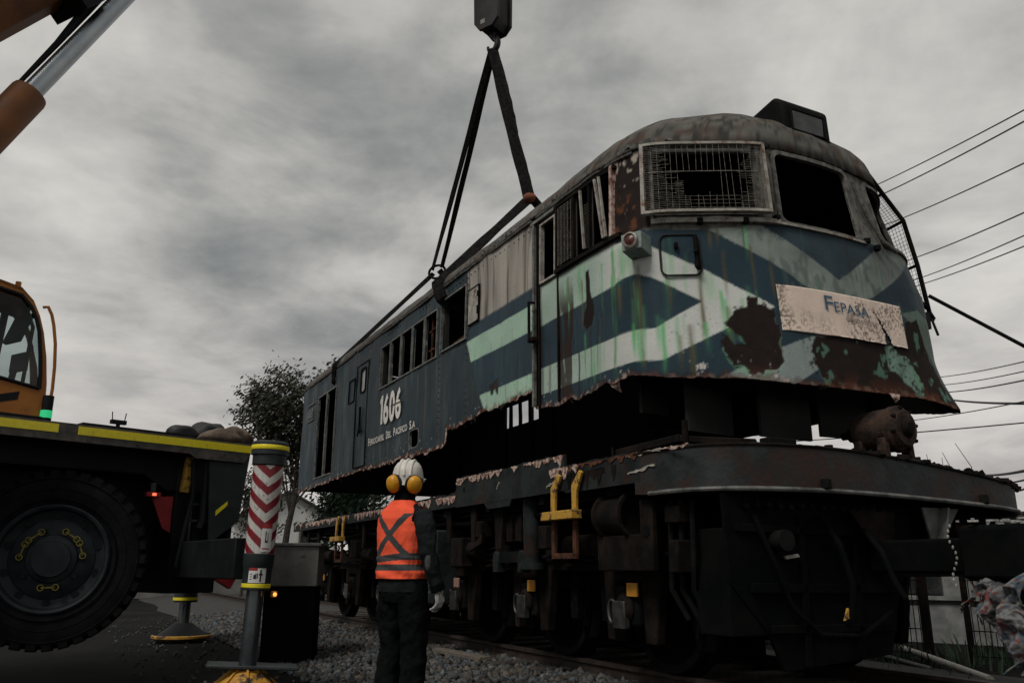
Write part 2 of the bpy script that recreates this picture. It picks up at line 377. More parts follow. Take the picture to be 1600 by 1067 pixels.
rf = MB(); rf.add([(-2.85, -.3, 3.14), (-.3, -.3, 4.47), (-.3, 7.3, 4.47), (-2.85, 7.3, 3.14), (2.15, -.3, 3.14), (2.15, 7.3, 3.14), (-2.85, -.3, 3.05), (-.3, -.3, 4.37), (2.15, -.3, 3.05)], [(0, 1, 2, 3), (1, 4, 5, 2), (0, 6, 7, 1), (1, 7, 8, 4)]); rf.build('roof', m_rooftin, hs, smooth=0)
for x in (-1.5, .7):
    w = MB().box((x, -.02, 2.2), (.9, .06, 1.0)).build('window', m_framegrey, hs); MB().box((x, -.06, 2.2), (.74, .03, .84)).build('pane', m_glassdark, w)

m_bark = mat_mix('tree_bark', (.025, .021, .018), (.06, .05, .042), 12, .9, bump=.5)
def leaf_mat(name, c1, c2):
    m, t, b = nodes_mat(name); n = t.nodes.new('ShaderNodeTexNoise'); n.inputs['Scale'].default_value = 3; g = t.nodes.new('ShaderNodeNewGeometry'); t.links.new(g.outputs['Position'], n.inputs['Vector'])
    r = t.nodes.new('ShaderNodeValToRGB'); r.color_ramp.elements[0].position = .35; r.color_ramp.elements[1].position = .65; r.color_ramp.elements[0].color = (*c1, 1); r.color_ramp.elements[1].color = (*c2, 1)
    t.links.new(n.outputs['Fac'], r.inputs[0]); t.links.new(r.outputs[0], b.inputs['Base Color']); b.inputs['Roughness'].default_value = .7
    return m
m_leafdark = leaf_mat('dark_olive_leaves', (.018, .022, .014), (.05, .052, .03)); m_leafgreen = leaf_mat('deep_green_leaves', (.02, .045, .024), (.045, .085, .042))
def make_tree(name, base, h, crown_c, crown_r, nleaf, leaf, mat, label, seed, branches=16, twigs=7, trunk_r=.14, clump=.35, low=False):
    rg = random.Random(seed); rt_ = root(name, org=base, label=label, cat='tree', group='trees behind the locomotive')
    mb = MB(); tips = []; b = Vector(base); top = Vector(crown_c)
    tr = [b, b.lerp(top, .35) + Vector((rg.uniform(-.2, .2), rg.uniform(-.2, .2), 0)), b.lerp(top, .7), top]
    mb.tube(tr, [trunk_r, trunk_r * .8, trunk_r * .6, trunk_r * .3], 8)
    def rp(rr=1.0):
        while True:
            q = Vector((rg.uniform(-1, 1), rg.uniform(-1, 1), rg.uniform(-1, 1)))
            if .2 < q.length < 1: return Vector((top.x + q.x * crown_r[0] * rr, top.y + q.y * crown_r[1] * rr, top.z + q.z * crown_r[2] * rr))
    for i in range(branches):
        st = tr[1].lerp(tr[3], rg.random()); en = rp(.85); md = st.lerp(en, .5) + Vector((rg.uniform(-.2, .2), rg.uniform(-.2, .2), rg.uniform(0, .3)))
        mb.tube([st, md, en], [trunk_r * .32, trunk_r * .2, .012], 5)
        for j in range(twigs):
            s0 = md.lerp(en, rg.random()); e0 = s0 + Vector((rg.gauss(0, .35), rg.gauss(0, .35), rg.gauss(.12, .35))); mb.tube([s0, s0.lerp(e0, .5) + Vector((rg.uniform(-.06, .06), 0, rg.uniform(-.06, .06))), e0], [.014, .010, .005], 4); tips += [e0, s0.lerp(e0, .6)]
    mb.build('trunk', m_bark, rt_)
    lm = MB(); vs = []; fs = []
    for i in range(nleaf):
        t = rg.choice(tips); p = t + Vector((rg.gauss(0, clump), rg.gauss(0, clump), rg.gauss(0, clump))) * (.5 if rg.random() < .6 else 1)
        a = Vector((rg.gauss(0, 1), rg.gauss(0, 1), rg.gauss(0, 1))).normalized(); c = a.orthogonal().normalized(); d = a.cross(c); L_ = leaf * rg.uniform(.6, 1.3); w = L_ * .42
        k = len(vs); vs += [p - c * L_, p + d * w, p + c * L_, p - d * w]; fs += [(k, k + 1, k + 2, k + 3)]
    lm.add(vs, fs); lm.build('crown', mat, rt_, smooth=0); return rt_
make_tree('sparse_tree', (-8.1, 30, 0), 8, (-7.25, 30, 6.75), (3.7, 2.0, 2.0), 19000, .085, m_leafdark, 'thin leafed dark tree against the sky behind the locomotive end', 3, 46, 9, clump=.24)
make_tree('sparse_tree', (-8.6, 27.5, 0), 4, (-8.1, 27.5, 3.5), (1.3, 1.0, 1.7), 3200, .065, m_leafdark, 'small bare twiggy tree beside the striped jack', 8, 26, 8, trunk_r=.06, clump=.2)
make_tree('evergreen_tree', (-6.3, 33, 0), 6, (-6.2, 33, 3.5), (1.9, 1.5, 1.9), 6000, .12, m_leafgreen, 'dense green tree seen under the lifted locomotive body', 5, 20, 8, clump=.45)
if 0: make_tree('evergreen_tree', (-8.6, 35, 0), 6, (-8.6, 35, 2.6), (1.5, 1.5, 1.5), 3500, .12, m_leafgreen, 'low green shrubby tree in front of the white house', 6, 16, 8, clump=.4)

# right-hand side: fence and low building under the coupler
m_pale = mat_mix('pale_corrugated_wall', (.12, .125, .123), (.24, .245, .24), 2.5, .8, bump=.2, c3=(.10, .085, .07), s3=2.2, lo3=.55, hi3=.7)
sh_ = root('shed', (6.4, 12.4), radians(-41), label='low pale shed behind the wire fence at lower right', cat='shed')
MB().box((.5, 1.5, .86), (7.5, 3, 1.72)).build('wall', m_pale, sh_, smooth=0)
for x in (-2.3, -1.2, 0.3, 1.5): MB().box((x, -.02, .86), (.06, .05, 1.7)).build('wall_batten', m_framegrey, sh_)
MB().box((-.6, -.03, .98), (.75, .07, .62)).build('window', m_glassdark, sh_); MB().box((1.0, -.03, .95), (.5, .07, .55)).build('window', m_glassdark, sh_); MB().box((-1.7, -.03, .55), (.5, .06, 1.0)).build('door', m_framegrey, sh_)
MB().box((.5, -.04, .62), (7.4, .05, .06)).build('rail', m_pale, sh_); MB().box((.5, 1.5, 1.76), (7.8, 3.3, .06)).build('roof', m_rooftin, sh_)
fc = root('wire_fence', (4.95, 10.25), radians(-41), label='welded wire mesh fence with brown posts at lower right', cat='fence')
for x in (-2.2, -.75, -.1, .35, 1.3, 2.3): MB().box((x, 0, .85), (.10 if x in (-.1,) else .06, .07, 1.7)).build('post', m_brown, fc, bevel=.005)
for i, (x0, x1) in enumerate(((-2.2, -.75), (-.75, -.1), (.35, 1.3), (1.3, 2.3))):
    mb = MB(); n = int((x1 - x0) / .055)
    for k in range(n + 1): x = x0 + (x1 - x0) * k / n; mb.box((x, -.03, .85), (.009, .008, 1.6))
    for z in (.08, .35, .62, .9, 1.15, 1.4, 1.62): mb.box(((x0 + x1) / 2, -.036, z), (x1 - x0, .010, .012))
    mb.build('mesh_panel', m_brown, fc, smooth=0)
pp = root('pale_pipe', org=(4.5, 9.4, 0), label='long pale plastic pipe lying on the ground by the fence', cat='pipe')
MB().tube([(4.75, 10.75, .10), (4.55, 9.5, .09), (4.32, 8.05, .07)], .035, 12).build('pipe', mat_mix('pale_plastic', (.42, .40, .35), (.55, .52, .46), 5, .5, bump=.1), pp)
pp = root('pale_pipe', org=(4.2, 9.6, 0), label='short grey pipe on the ground left of the long pale pipe', cat='pipe')
MB().tube([(4.28, 10.2, .06), (4.25, 9.0, .05)], .028, 12).build('pipe', m_steel, pp)
# scrub at the fence foot
def grass(name, cx_, cy_, rx, ry, n, h, label):
    vs = []; fs = []; rg = random.Random(n)
    for i in range(n):
        x, y = cx_ + rg.gauss(0, rx), cy_ + rg.gauss(0, ry); a = rg.uniform(0, 6.28); hh = h * rg.uniform(.4, 1.2); k = len(vs); dx, dy = cos(a) * .012, sin(a) * .012; lx, ly = rg.gauss(0, .25) * hh, rg.gauss(0, .25) * hh
        vs += [(x - dx, y - dy, 0), (x + dx, y + dy, 0), (x + lx * .5 + dx, y + ly * .5 + dy, hh * .6), (x + lx, y + ly, hh)]; fs += [(k, k + 1, k + 2), (k, k + 2, k + 3)]
    mb = MB(); mb.add(vs, fs); mb.build(name, m_leafgreen, kind='stuff', label=label, cat='weeds', smooth=0)
grass('weeds', 4.9, 10.1, .8, .5, 260, .20, 'green weeds growing along the foot of the wire fence')
grass('weeds', 3.6, 7.8, .4, .8, 120, .12, 'sparse weeds under the front end of the underframe')
# ================================================================== LOCOMOTIVE BODY (hoisted car body)
PLAN=[(-.3,1.55),(-.05,1.55),(.22,1.54),(.44,1.49),(.58,1.38),(.78,1.07),(.95,.78),(1.02,.58),(1.05,.3),(1.06,0),(1.055,-.3),(1.04,-.65),(1.0,-.95),(.86,-1.22),(.58,-1.43),(.28,-1.53),(0,-1.55),(-.3,-1.55)]
def _catmull(pts,n=24):
    P=np.array(pts,float);out=[]
    for i in range(1,len(P)-2):
        a,b,c,d=P[i-1],P[i],P[i+1],P[i+2]
        for k in range(n):
            t=k/n
            out.append(.5*((2*b)+(-a+c)*t+(2*a-5*b+4*c-d)*t*t+(-a+3*b-3*c+d)*t**3))
    out.append(P[-2]);return np.array(out)
_c=_catmull(PLAN)
_len=np.concatenate([[0],np.cumsum(np.linalg.norm(np.diff(_c,axis=0),axis=1))])
TN=_len[-1]
def plan(t):
    """t: arc length, t=0 at s=-.05 on near side; negative runs back along the near side; > TN back along far side"""
    t=np.asarray(t,float)
    s=np.interp(t,_len,_c[:,0]);v=np.interp(t,_len,_c[:,1])
    s=np.where(t<0,-.05+t,s);s=np.where(t>TN,0-(t-TN),s)
    return s,v
def wall(t,z):
    s,v=plan(t)
    k=1-.075*(z-2.35)
    lean=1-.02*np.clip((z-3.5)/.8,0,1)
    u=np.clip((z-3.3)/1.0,0,1)*np.clip(-v/1.2,0,1)*np.clip((s+.9)/1.2,0,1)
    s=s-.10*u; v=v+.24*u      # far upper corner is pushed in
    return np.where(s>0,s*k,s),v*np.where(s>0,lean,1-.008*np.clip((z-3.5)/.8,0,1)),z
def surf(t, z, off=0.0):
    """point on the body wall in the locomotive frame, pushed outwards by off"""
    t = np.asarray(t, float); z = np.asarray(z, float)
    s, v, zz = wall(t, z); s1, v1, _ = wall(t + .01, z); s0, v0, _ = wall(t - .01, z)
    dx, dv = s1 - s0, v1 - v0; L = np.hypot(dx, dv) + 1e-9
    return s + off * (-dv / L), -(v + off * (dx / L)), zz + 0 * t
def sp(t, z, off=0.0):
    a = surf(t, z, off); return (float(a[0]), float(a[1]), float(a[2]))
def snorm(t, z):
    a, b = np.array(sp(t, z, 0)), np.array(sp(t, z, .1)); return tuple((b - a) / .1)

loco = root('locomotive', LOCO, LOCO_ROT, (-4.6, 0, 2.37), label='battered blue locomotive body with green and grey chevron stripes, hoisted on slings', cat='locomotive')

# skirt edge (arc length along the wall, height): torn and rusted
SK = [(-10.6, 2.37), (-8.75, 2.385), (-6.6, 2.40), (-5.4, 2.365), (-4.4, 2.36), (-3.34, 2.36), (-3.30, 2.40), (-3.27, 2.55), (-3.1, 2.55), (-2.9, 2.52), (-2.6, 2.56), (-2.3, 2.575), (-1.7, 2.595), (-1.2, 2.585), (-1.15, 2.43), (-.75, 2.395), (-.45, 2.405), (-.16, 2.42), (.0, 2.455), (.12, 2.42), (.32, 2.445), (.67, 2.382), (1.13, 2.375), (1.49, 2.335), (1.9, 2.33), (2.34, 2.33), (2.81, 2.335), (3.2, 2.28), (3.4, 2.28), (3.7, 2.33), (4.4, 2.45), (5.6, 2.47), (14.9, 2.46)]
def skirt(t):
    a = np.array(SK); z = np.interp(t, a[:, 0], a[:, 1])
    r = (vnoise(t * 9, t * 0, 5) - .5) * .05 + (vnoise(t * 31, t * 0, 6) - .5) * .035
    amp = np.where(t < -1.2, 1.0, np.where(t < .3, .6, .22))
    return z + r * amp * (.25 + 1.7 * vnoise(t * 2.3, t * 0, 7) ** 1.5)
T_END = TN + 10.4
OPEN = [  # openings: t0, t1, z0, z1, corner radius
    (-9.15, -8.62, 2.53, 3.94, 0), (-8.56, -7.99, 2.53, 3.94, 0),
    (-6.62, -6.40, 3.58, 3.93, .05), (-4.42, -4.10, 2.47, 2.68, .06), (-3.44, -2.74, 3.49, 4.10, 0),
    (-1.14, -1.06, 2.45, 4.22, 0), (-1.01, -.76, 3.60, 4.16, 0),
    (-.67, -.42, 3.64, 4.20, 0), (-.39, -.16, 3.64, 4.20, 0), (-.13, .15, 3.64, 4.20, 0),
    (.63, 1.46, 3.71, 4.23, .05), (1.66, 2.53, 3.65, 4.25, .06), (2.88, 3.62, 3.67, 4.22, .05)]
for k in range(5): OPEN.append((-5.69 + k * .43, -5.69 + k * .43 + .375, 3.47, 4.05, 0))
OPEN += [(TN + 8.05 - k * .36 - .25, TN + 8.05 - k * .36, 3.44, 3.82, 0) for k in range(4)]     # far side windows
OPEN += [(TN + 3.0, TN + 3.7, 3.5, 4.0, 0), (TN + .2, TN + .9, 3.6, 4.2, 0)]

def axis_lines(lo, hi, step, marks):
    a = list(np.arange(lo, hi, step)) + [hi]
    for mk in marks:
        if lo < mk < hi: a = [x for x in a if abs(x - mk) > step * .55] + [mk]
    return np.array(sorted(a))
tm = [q for o in OPEN for q in o[:2]]
ts = np.concatenate([axis_lines(-10.36, -1.3, .022, tm)[:-1], axis_lines(-1.3, TN, .0105, tm)[:-1], axis_lines(TN, T_END, .11, tm)])
zs = axis_lines(2.24, 4.30, .0115, [q for o in OPEN for q in o[2:4]])
TT, ZZ = np.meshgrid(ts, zs, indexing='ij')
zb = skirt(ts)
nZ = len(zs); keep = np.ones((len(ts) - 1, nZ - 1), bool)
zcol = np.maximum(ZZ, zb[:, None])
tc_, zc_ = (ts[:-1] + ts[1:]) / 2, (zs[:-1] + zs[1:]) / 2
TC, ZC = np.meshgrid(tc_, zc_, indexing='ij')
zbm = np.maximum(zb[:-1], zb[1:])
keep &= zs[None, 1:] > (np.minimum(zb[:-1], zb[1:])[:, None] + 1e-6)
for (a, b, c, d, r) in OPEN:
    ins = (TC > a) & (TC < b) & (ZC > c) & (ZC < d)
    if r:
        qx = np.maximum(np.abs(TC - (a + b) / 2) - ((b - a) / 2 - r), 0); qz = np.maximum(np.abs(ZC - (c + d) / 2) - ((d - c) / 2 - r), 0)
        ins &= np.hypot(qx, qz) < r
    keep &= ~ins
# dents and waviness in the plating
X, Y, Zs = surf(TT, zcol)
dent = (fbm(TT * 1.3, zcol * 1.6, 31, 3) - .5) * .030 + (fbm(TT * 3.2, zcol * .7, 33, 3) - .5) * .022 * (TT < -1.2) + (fbm(TT * 4, zcol * 3, 37, 2) - .5) * .008
X2, Y2, _ = surf(TT, zcol, 1.0); X = X + (X2 - X) * dent; Y = Y + (Y2 - Y) * dent
# the skirt's far front corner is bent outwards
bend = np.clip((TT - 2.6) / .7, 0, 1) * np.clip((3.7 - TT) / .3, 0, 1) * np.clip((2.75 - zcol) / .45, 0, 1) ** 1.5
X += .10 * bend; Y += .06 * bend

# ---------------------------------------------------------------- paint layer, in wall coordinates
def lerp(a, b, m): return a * (1 - m[..., None]) + np.asarray(b) * m[..., None]
def paint(T, Z):
    jt = T + (vnoise(T * 40, Z * 40, 1) - .5) * .003; jz = Z + (vnoise(T * 35, Z * 35, 2) - .5) * .003
    n1 = fbm(T * 2.2, Z * 2.2, 3, 5); n2 = fbm(T * 9, Z * 9, 4, 4); sv = fbm(T * 14, Z * .9, 5, 4); sp_ = vnoise(T * 75, Z * 75, 6)
    nf = fbm(T * 30, Z * 30, 7, 3)
    col = np.zeros(T.shape + (3,)); col[:] = SLATE; rust = np.zeros(T.shape)
    col *= (.62 + .75 * sv)[..., None]
    lowblue = (Z < 2.93) & (T < -6.85); col = np.where(lowblue[..., None], np.array((.018, .034, .045)) * (.7 + .6 * sv)[..., None], col)
    # worn lighter streaks and scuffs along the rear side
    sc = sstep(.56, .74, fbm(T * 7, Z * 1.1, 12, 4)) * .55; col = lerp(col, (.085, .115, .125), sc * .6 * (T < -2.7))
    seam = np.zeros(T.shape)
    for q in (-6.85, -6.28, -3.5, -3.93, -2.72, -7.92): seam = np.maximum(seam, np.exp(-((T - q) / .018) ** 2))
    col = lerp(col, (.11, .085, .065), seam * .55 * sstep(.3, .6, sv))
    # ---- front side panel
    fp = (T > -2.735) & (T < -1.15)
    worn = np.array((.40, .368, .325)) * (.5 + .8 * fbm(T * 6, Z * .7, 15, 4))[..., None]
    worn = lerp(worn, (.05, .035, .028), sstep(.54, .70, fbm(T * 20, Z * .9, 16, 3)) * .75)
    col = np.where((fp & (jz > 3.6))[..., None], worn, col)
    slope = lambda z0, t0, z1, t1: t0 + (jz - z0) / (z1 - z0) * (t1 - t0)
    col = np.where((fp & (jz <= 3.6) & (jz > 2.55))[..., None], np.array(NAVY) * (.8 + .5 * sv)[..., None], col)
    mint = np.array(MINT) * (.78 + .45 * n1)[..., None]
    col = np.where((fp & (jz < 3.43) & (jz > 3.18) & (jt > slope(3.43, -2.72, 3.18, -2.58)))[..., None], mint, col)
    col = np.where((fp & (jz < 2.772) & (jt > slope(2.77, -2.37, 2.59, -2.25)))[..., None], mint, col)
    col = np.where((fp & (jz < 3.42) & (jt < slope(3.43, -2.72, 2.59, -2.25)))[..., None], np.array(SLATE) * (.7 + .6 * sv)[..., None], col)
    # ---- cab side
    cs = (T > -1.06) & (T < .2)
    light = np.array(LIGHT) * (.86 + .22 * n1)[..., None]
    mintl = np.array((.36, .46, .39)) * (.85 + .3 * n1)[..., None]
    cab = np.zeros_like(col); cab[:] = np.array(NAVY); cab *= (.85 + .4 * sv)[..., None]
    b1 = (jz > 3.19 + (T - -.7) * .02) & (jz < 3.56); b2 = (jz > 2.545) & (jz < 2.785)
    gl = sstep(-.2, .2, T)
    cab = np.where((b1 | b2)[..., None], lerp(mintl, light, gl), cab)
    hi = jz >= 3.56; cab = np.where(hi[..., None], np.array((.045, .04, .036)) * (.5 + 1.1 * n2)[..., None], cab)
    col = np.where(cs[..., None], cab, col)
    rust = np.where(cs & hi, .8, rust)
    # ---- nose
    ns = (T >= .2) & (T < TN + .1)
    base = np.array(NAVY) * (.9 + .3 * n1)[..., None]
    P = lambda poly: inpoly(jt, jz, poly)
    arrow = [(.1, 3.57), (.40, 3.52), (.568, 3.438), (.958, 3.24), (1.486, 2.922), (1.108, 2.754), (.616, 2.52), (.37, 2.545), (.1, 2.54)]
    diamond = [(.1, 3.205), (.30, 3.235), (.424, 3.238), (.55, 3.192), (.946, 2.97), (.574, 2.772), (.394, 2.79), (.1, 2.79)]
    L1 = [(.97, 3.60), (1.42, 3.62), (2.17, 3.228), (2.76, 3.62), (3.3, 3.9), (3.3, 3.62), (2.87, 3.345), (2.542, 3.144), (2.188, 3.0), (1.774, 3.132)]
    L4 = [(1.06, 2.395), (1.486, 2.604), (1.786, 2.718), (2.2, 2.74), (2.2, 2.6), (1.81, 2.472), (1.52, 2.30)]
    L5 = [(2.86, 3.05), (3.1, 3.12), (3.9, 3.0), (3.9, 2.3), (3.35, 2.3), (3.22, 2.7), (3.0, 2.95)]
    old = np.array((.23, .265, .243)) * (.6 + .75 * fbm(T * 5, Z * 5, 21, 5))[..., None]
    old = lerp(old, (.10, .13, .12), sstep(.52, .72, fbm(T * 16, Z * 10, 22, 4)) * .7)
    base = np.where(P(L1)[..., None], old, base)
    navt = P([(1.42, 3.62), (2.17, 3.228), (2.76, 3.62)]); base = np.where(navt[..., None], np.array((.030, .052, .066)) * (.6 + .8 * fbm(T * 5, Z * 5, 23, 4))[..., None], base)
    gl2 = sstep(1.7, 2.6, T)
    base = np.where(P(L4)[..., None], np.array((.25, .30, .29)) * (.85 + .3 * n1)[..., None], base)
    base = np.where(P(L5)[..., None], np.array((.13, .19, .155)) * (.5 + .9 * fbm(T * 6, Z * 1.5, 24, 4))[..., None], base)
    base = np.where(P(arrow)[..., None], light, base); base = np.where(P(diamond)[..., None], np.array(NAVY) * (.9 + .3 * n1)[..., None], base)
    # paint darkens in patches towards the far side of the nose
    base *= (1 - .35 * gl2 * sstep(.35, .7, n1))[..., None]
    up = jz > 3.575 + .02 * np.sin(T * 5) + .05 * sstep(1.3, 2.0, T)
    conc = np.array(CONC) * (.45 + 1.15 * fbm(T * 8, Z * 8, 25, 5))[..., None]
    conc = lerp(conc, (.035, .035, .032), sstep(.5, .75, fbm(T * 28, Z * 28, 26, 3)) * .65)
    conc = lerp(conc, (.33, .31, .27), sstep(.66, .8, fbm(T * 20, Z * 3, 27, 3)) * .5)
    base = np.where(up[..., None], conc, base)
    col = np.where(ns[..., None], base, col); rust = np.where(ns & up, .55, rust)
    # corner post by the side windows: rusted, with islands of old paint
    pr = inpoly(jt, jz, [(.14, 4.35), (.60, 4.30), (.60, 3.60), (.50, 3.58), (.14, 3.58)])
    rp = np.array(RUSTD) * (.7 + .9 * n2)[..., None]
    rp = lerp(rp, (.42, .36, .30), sstep(.67, .72, fbm(T * 6.5 + 3, Z * 5.2, 28, 4))); rp = lerp(rp, (.24, .085, .035), sstep(.56, .68, fbm(T * 9, Z * 12, 29, 4)) * sstep(4.05, 3.8, Z) * .45)
    col = np.where(pr[..., None], rp, col); rust = np.where(pr, .8, rust)
    # ---- rust eating through
    n3 = fbm(T * 16, Z * 16, 41, 4)
    wob = (fbm(T * 11, Z * 11, 42, 4) - .5) * .09; wobz = (fbm(T * 11, Z * 11, 43, 4) - .5) * .09
    R1 = [(1.10, 2.778), (1.168, 2.88), (1.264, 2.922), (1.282, 2.994), (1.354, 2.994), (1.36, 2.934), (1.474, 2.904), (1.474, 2.796), (1.504, 2.718), (1.48, 2.604), (1.49, 2.484), (1.432, 2.43), (1.342, 2.418), (1.252, 2.406), (1.186, 2.472), (1.126, 2.472), (1.084, 2.556), (1.06, 2.664), (1.09, 2.694), (1.156, 2.622), (1.228, 2.616), (1.21, 2.688), (1.144, 2.73)]
    R2 = [(1.79, 2.726), (2.128, 2.75), (2.578, 2.76), (2.80, 2.75), (2.88, 2.95), (3.05, 3.02), (3.13, 2.778), (3.22, 2.454), (3.4, 2.2), (1.80, 2.2), (1.816, 2.454), (1.78, 2.502), (1.768, 2.604)]
    G = [(2.56, 2.73), (2.662, 2.73), (2.836, 2.634), (2.902, 2.526), (2.902, 2.35), (2.716, 2.424), (2.65, 2.514), (2.54, 2.56)]
    r1 = inpoly(T + wob * .5, Z + wobz * .5, R1); r2 = inpoly(T + wob, Z + wobz, R2); g = inpoly(T + wob, Z + wobz, G)
    rd = np.array(RUSTD) * (.75 + .7 * n3)[..., None]
    rd = lerp(rd, (.085, .03, .018), sstep(2.50, 2.33, Z) * sstep(.4, .6, n2) * .8)
    m = (r1 | r2) & ~g & ns
    ring = (inpoly(T * .985 + .0195 + wob * .5, Z * .985 + .0405 + wobz * .5, R1) | inpoly(T + .018 + wob, Z + .012 + wobz, R2) | inpoly(T - .014 + wob, Z - .012 + wobz, R2)) & ~m & ns & ~g
    col = lerp(col, (.20, .185, .16), ring * sstep(.35, .6, n3) * .7); col = lerp(col, (.13, .06, .035), ring * sstep(.55, .7, fbm(T * 30, Z * 30, 46, 3)) * .8)
    halo = inpoly(T + wob * .5, Z + .05 + wobz * .5, R1) & ~r1 & ns & (Z < 2.75); col = lerp(col, (.16, .40, .22), halo * .55 * sstep(.3, .6, sv))
    col = np.where(m[..., None], rd, col); rust = np.where(m, 1, rust)
    col = np.where((g & ns)[..., None], np.array((.15, .24, .19)) * (.6 + .8 * n3)[..., None], col)
    chips = sstep(.60, .64, fbm(T * 34, Z * 34, 47, 3)) * (inpoly(T * .94 + .078 + wob, Z * .94 + .162 + wobz, R1) | inpoly(T + .05 + wob, Z + .03 + wobz, R2)) * ns * ~m
    col = lerp(col, np.array(RUSTD), chips * .85); rust = np.maximum(rust, chips)
    # specks of old green left inside the big rust field
    sg = sstep(.68, .72, fbm(T * 10, Z * 8, 44, 4)) * r2; col = lerp(col, (.10, .20, .15), sg * .8)
    # bleeding rust on the cab side next to the door, torn brown gash
    bl = sstep(.47, .58, fbm(T * 20, Z * 2.6, 45, 4) - .55 * np.abs(T + .60) / .35 + .22) * ((T > -.73) & (T < -.30) & (Z < 3.5)) * sstep(3.55, 3.2, Z)
    col = lerp(col, (.035, .022, .017), bl * .9); rust = np.maximum(rust, bl)
    gash = inpoly(T + wob * .25, Z + wobz * .3, [(-.25, 3.46), (-.205, 3.46), (-.19, 3.26), (-.14, 3.14), (-.13, 3.06), (-.17, 2.98), (-.25, 2.95), (-.31, 3.01), (-.29, 3.10), (-.25, 3.16), (-.26, 3.3)])
    col = np.where(gash[..., None], np.array(RUSTD), col); rust = np.where(gash, 1, rust)
    # ---- run-off streaks: green copper wash and brown rust
    rs = np.random.default_rng(5)
    ST = [(.455, 3.30, 2.48, .020, .75, 0), (.43, 2.78, 2.50, .03, .8, 1), (.945, 3.20, 2.66, .018, .8, 0), (.95, 2.80, 2.55, .022, .75, 1), (.70, 3.18, 2.9, .016, .5, 0), (.74, 2.85, 2.5, .018, .45, 1), (.16, 3.55, 2.4, .022, .6, 1), (.15, 3.5, 2.4, .012, .6, 2), (-.20, 2.96, 2.45, .009, .95, 2), (-.10, 3.0, 2.55, .008, .9, 2), (-.16, 2.8, 2.45, .02, .6, 1), (-.55, 3.5, 2.9, .02, .5, 2), (1.05, 3.58, 3.38, .014, .8, 0), (1.11, 3.58, 3.42, .012, .7, 0), (1.33, 3.6, 3.3, .013, .8, 1), (1.31, 3.6, 3.34, .008, .8, 2), (.28, 3.5, 3.2, .05, .6, 1), (.36, 3.4, 3.25, .05, .6, 1), (-.35, 3.55, 3.2, .03, .6, 1), (1.0, 3.2, 2.95, .05, .4, 1), (-.9, 3.0, 2.45, .02, .6, 2), (-1.03, 3.55, 2.45, .02, .7, 2)]
    for k in range(85): ST.append((rs.uniform(-.75, 1.6), rs.uniform(2.6, 3.56), 0, rs.uniform(.005, .024), rs.uniform(.25, .8), rs.choice([1, 1, 1, 0])))
    for k in range(40): ST.append((rs.uniform(-2.7, -1.2), rs.uniform(2.7, 3.43), 0, rs.uniform(.005, .014), rs.uniform(.2, .5), rs.choice([2, 1, 2])))
    for k in range(60): ST.append((rs.uniform(1.6, 3.4), rs.uniform(2.6, 3.75), 0, rs.uniform(.006, .02), rs.uniform(.2, .5), rs.choice([2, 1, 3])))
    for k in range(70): ST.append((rs.uniform(-10.2, -2.8), rs.uniform(2.7, 4.1), 0, rs.uniform(.008, .03), rs.uniform(.15, .4), rs.choice([2, 3, 3])))
    SC = [np.array((.115, .085, .03)), np.array((.12, .46, .17)), np.array((.03, .02, .015)), np.array((.15, .18, .18))]
    for (t0, za, zb_, w, am, ci) in ST:
        if not zb_: zb_ = za - rs.uniform(.12, .5)
        msk = (np.abs(T - t0) < w * 3.5) & (Z < za + .02) & (Z > zb_ - .05)
        if not msk.any(): continue
        tt, zz = T[msk], Z[msk]; wt = t0 + (vnoise(zz * 7, zz * 0 + t0 * 13, 50) - .5) * w * .8
        a = am * np.exp(-((tt - wt) / w) ** 2) * sstep(za + .02, za - .01, zz) * sstep(zb_ - .05, zb_ + .12, zz) * (.5 + .8 * vnoise(tt * 60, zz * 6, 51))
        a = np.clip(a * (1 - rust[msk]), 0, 1)
        lum = col[msk].mean(-1); a = a * np.where((ci == 1), np.clip(lum / .18, .12, 1), 1)
        col[msk] = col[msk] * (1 - a[..., None]) + SC[ci] * a[..., None]
    # ---- chipped, rusted bottom edge with pale flakes
    de = Z - skirt(T) + (fbm(T * 15, Z * 15, 61, 4) - .5) * .09
    ed = sstep(.055, .005, de); wide = np.where(T < -1.2, 1.0, .6)
    edc = np.array((.11, .04, .024)) * (.5 + 1.1 * n3)[..., None]
    edc = lerp(edc, (.56, .42, .34), sstep(.55, .60, fbm(T * 24, Z * 24, 62, 3)) * np.where((T > 1.7) | ((T > .3) & (T < 1.45)), .25, .9))
    col = lerp(col, edc, ed * wide * (T < TN)); rust = np.maximum(rust, ed * .9)
    ch = sstep(.775, .80, fbm(T * 26, Z * 26, 63, 3)) * sstep(.30, .05, de) * (T < 1.8); col = lerp(col, (.62, .58, .54), ch * .8)
    # scraped white marks on the nose
    for k, q in enumerate((.86, .885, .91, .925)):
        mk = (np.abs(T - q - .03 * (2.5 - Z)) < .007 + .003 * vnoise(Z * 40, T * 0, 70 + k)) & (Z > 2.40 + .02 * k) & (Z < 2.50 - .012 * abs(k - 2)) & (nf > .38)
        col = np.where(mk[..., None], np.array((.68, .64, .60)), col)
    pat = inpoly(T + wob * .6, Z + wobz * .6, [(-2.13, 2.85), (-2.06, 2.85), (-2.0, 2.86), (-1.93, 2.88), (-1.92, 2.74), (-1.95, 2.68), (-2.0, 2.78), (-2.05, 2.70), (-2.1, 2.76)]); col = np.where(pat[..., None], np.array(RUSTD), col)
    # grime specks
    col = lerp(col, (.02, .02, .02), sstep(.86, .93, sp_) * sstep(.5, .7, n1) * .7)
    col = np.clip(col, .004, .8)
    # pale primer ring where the paint has let go round the rust
    col = np.clip(col, .004, .8)
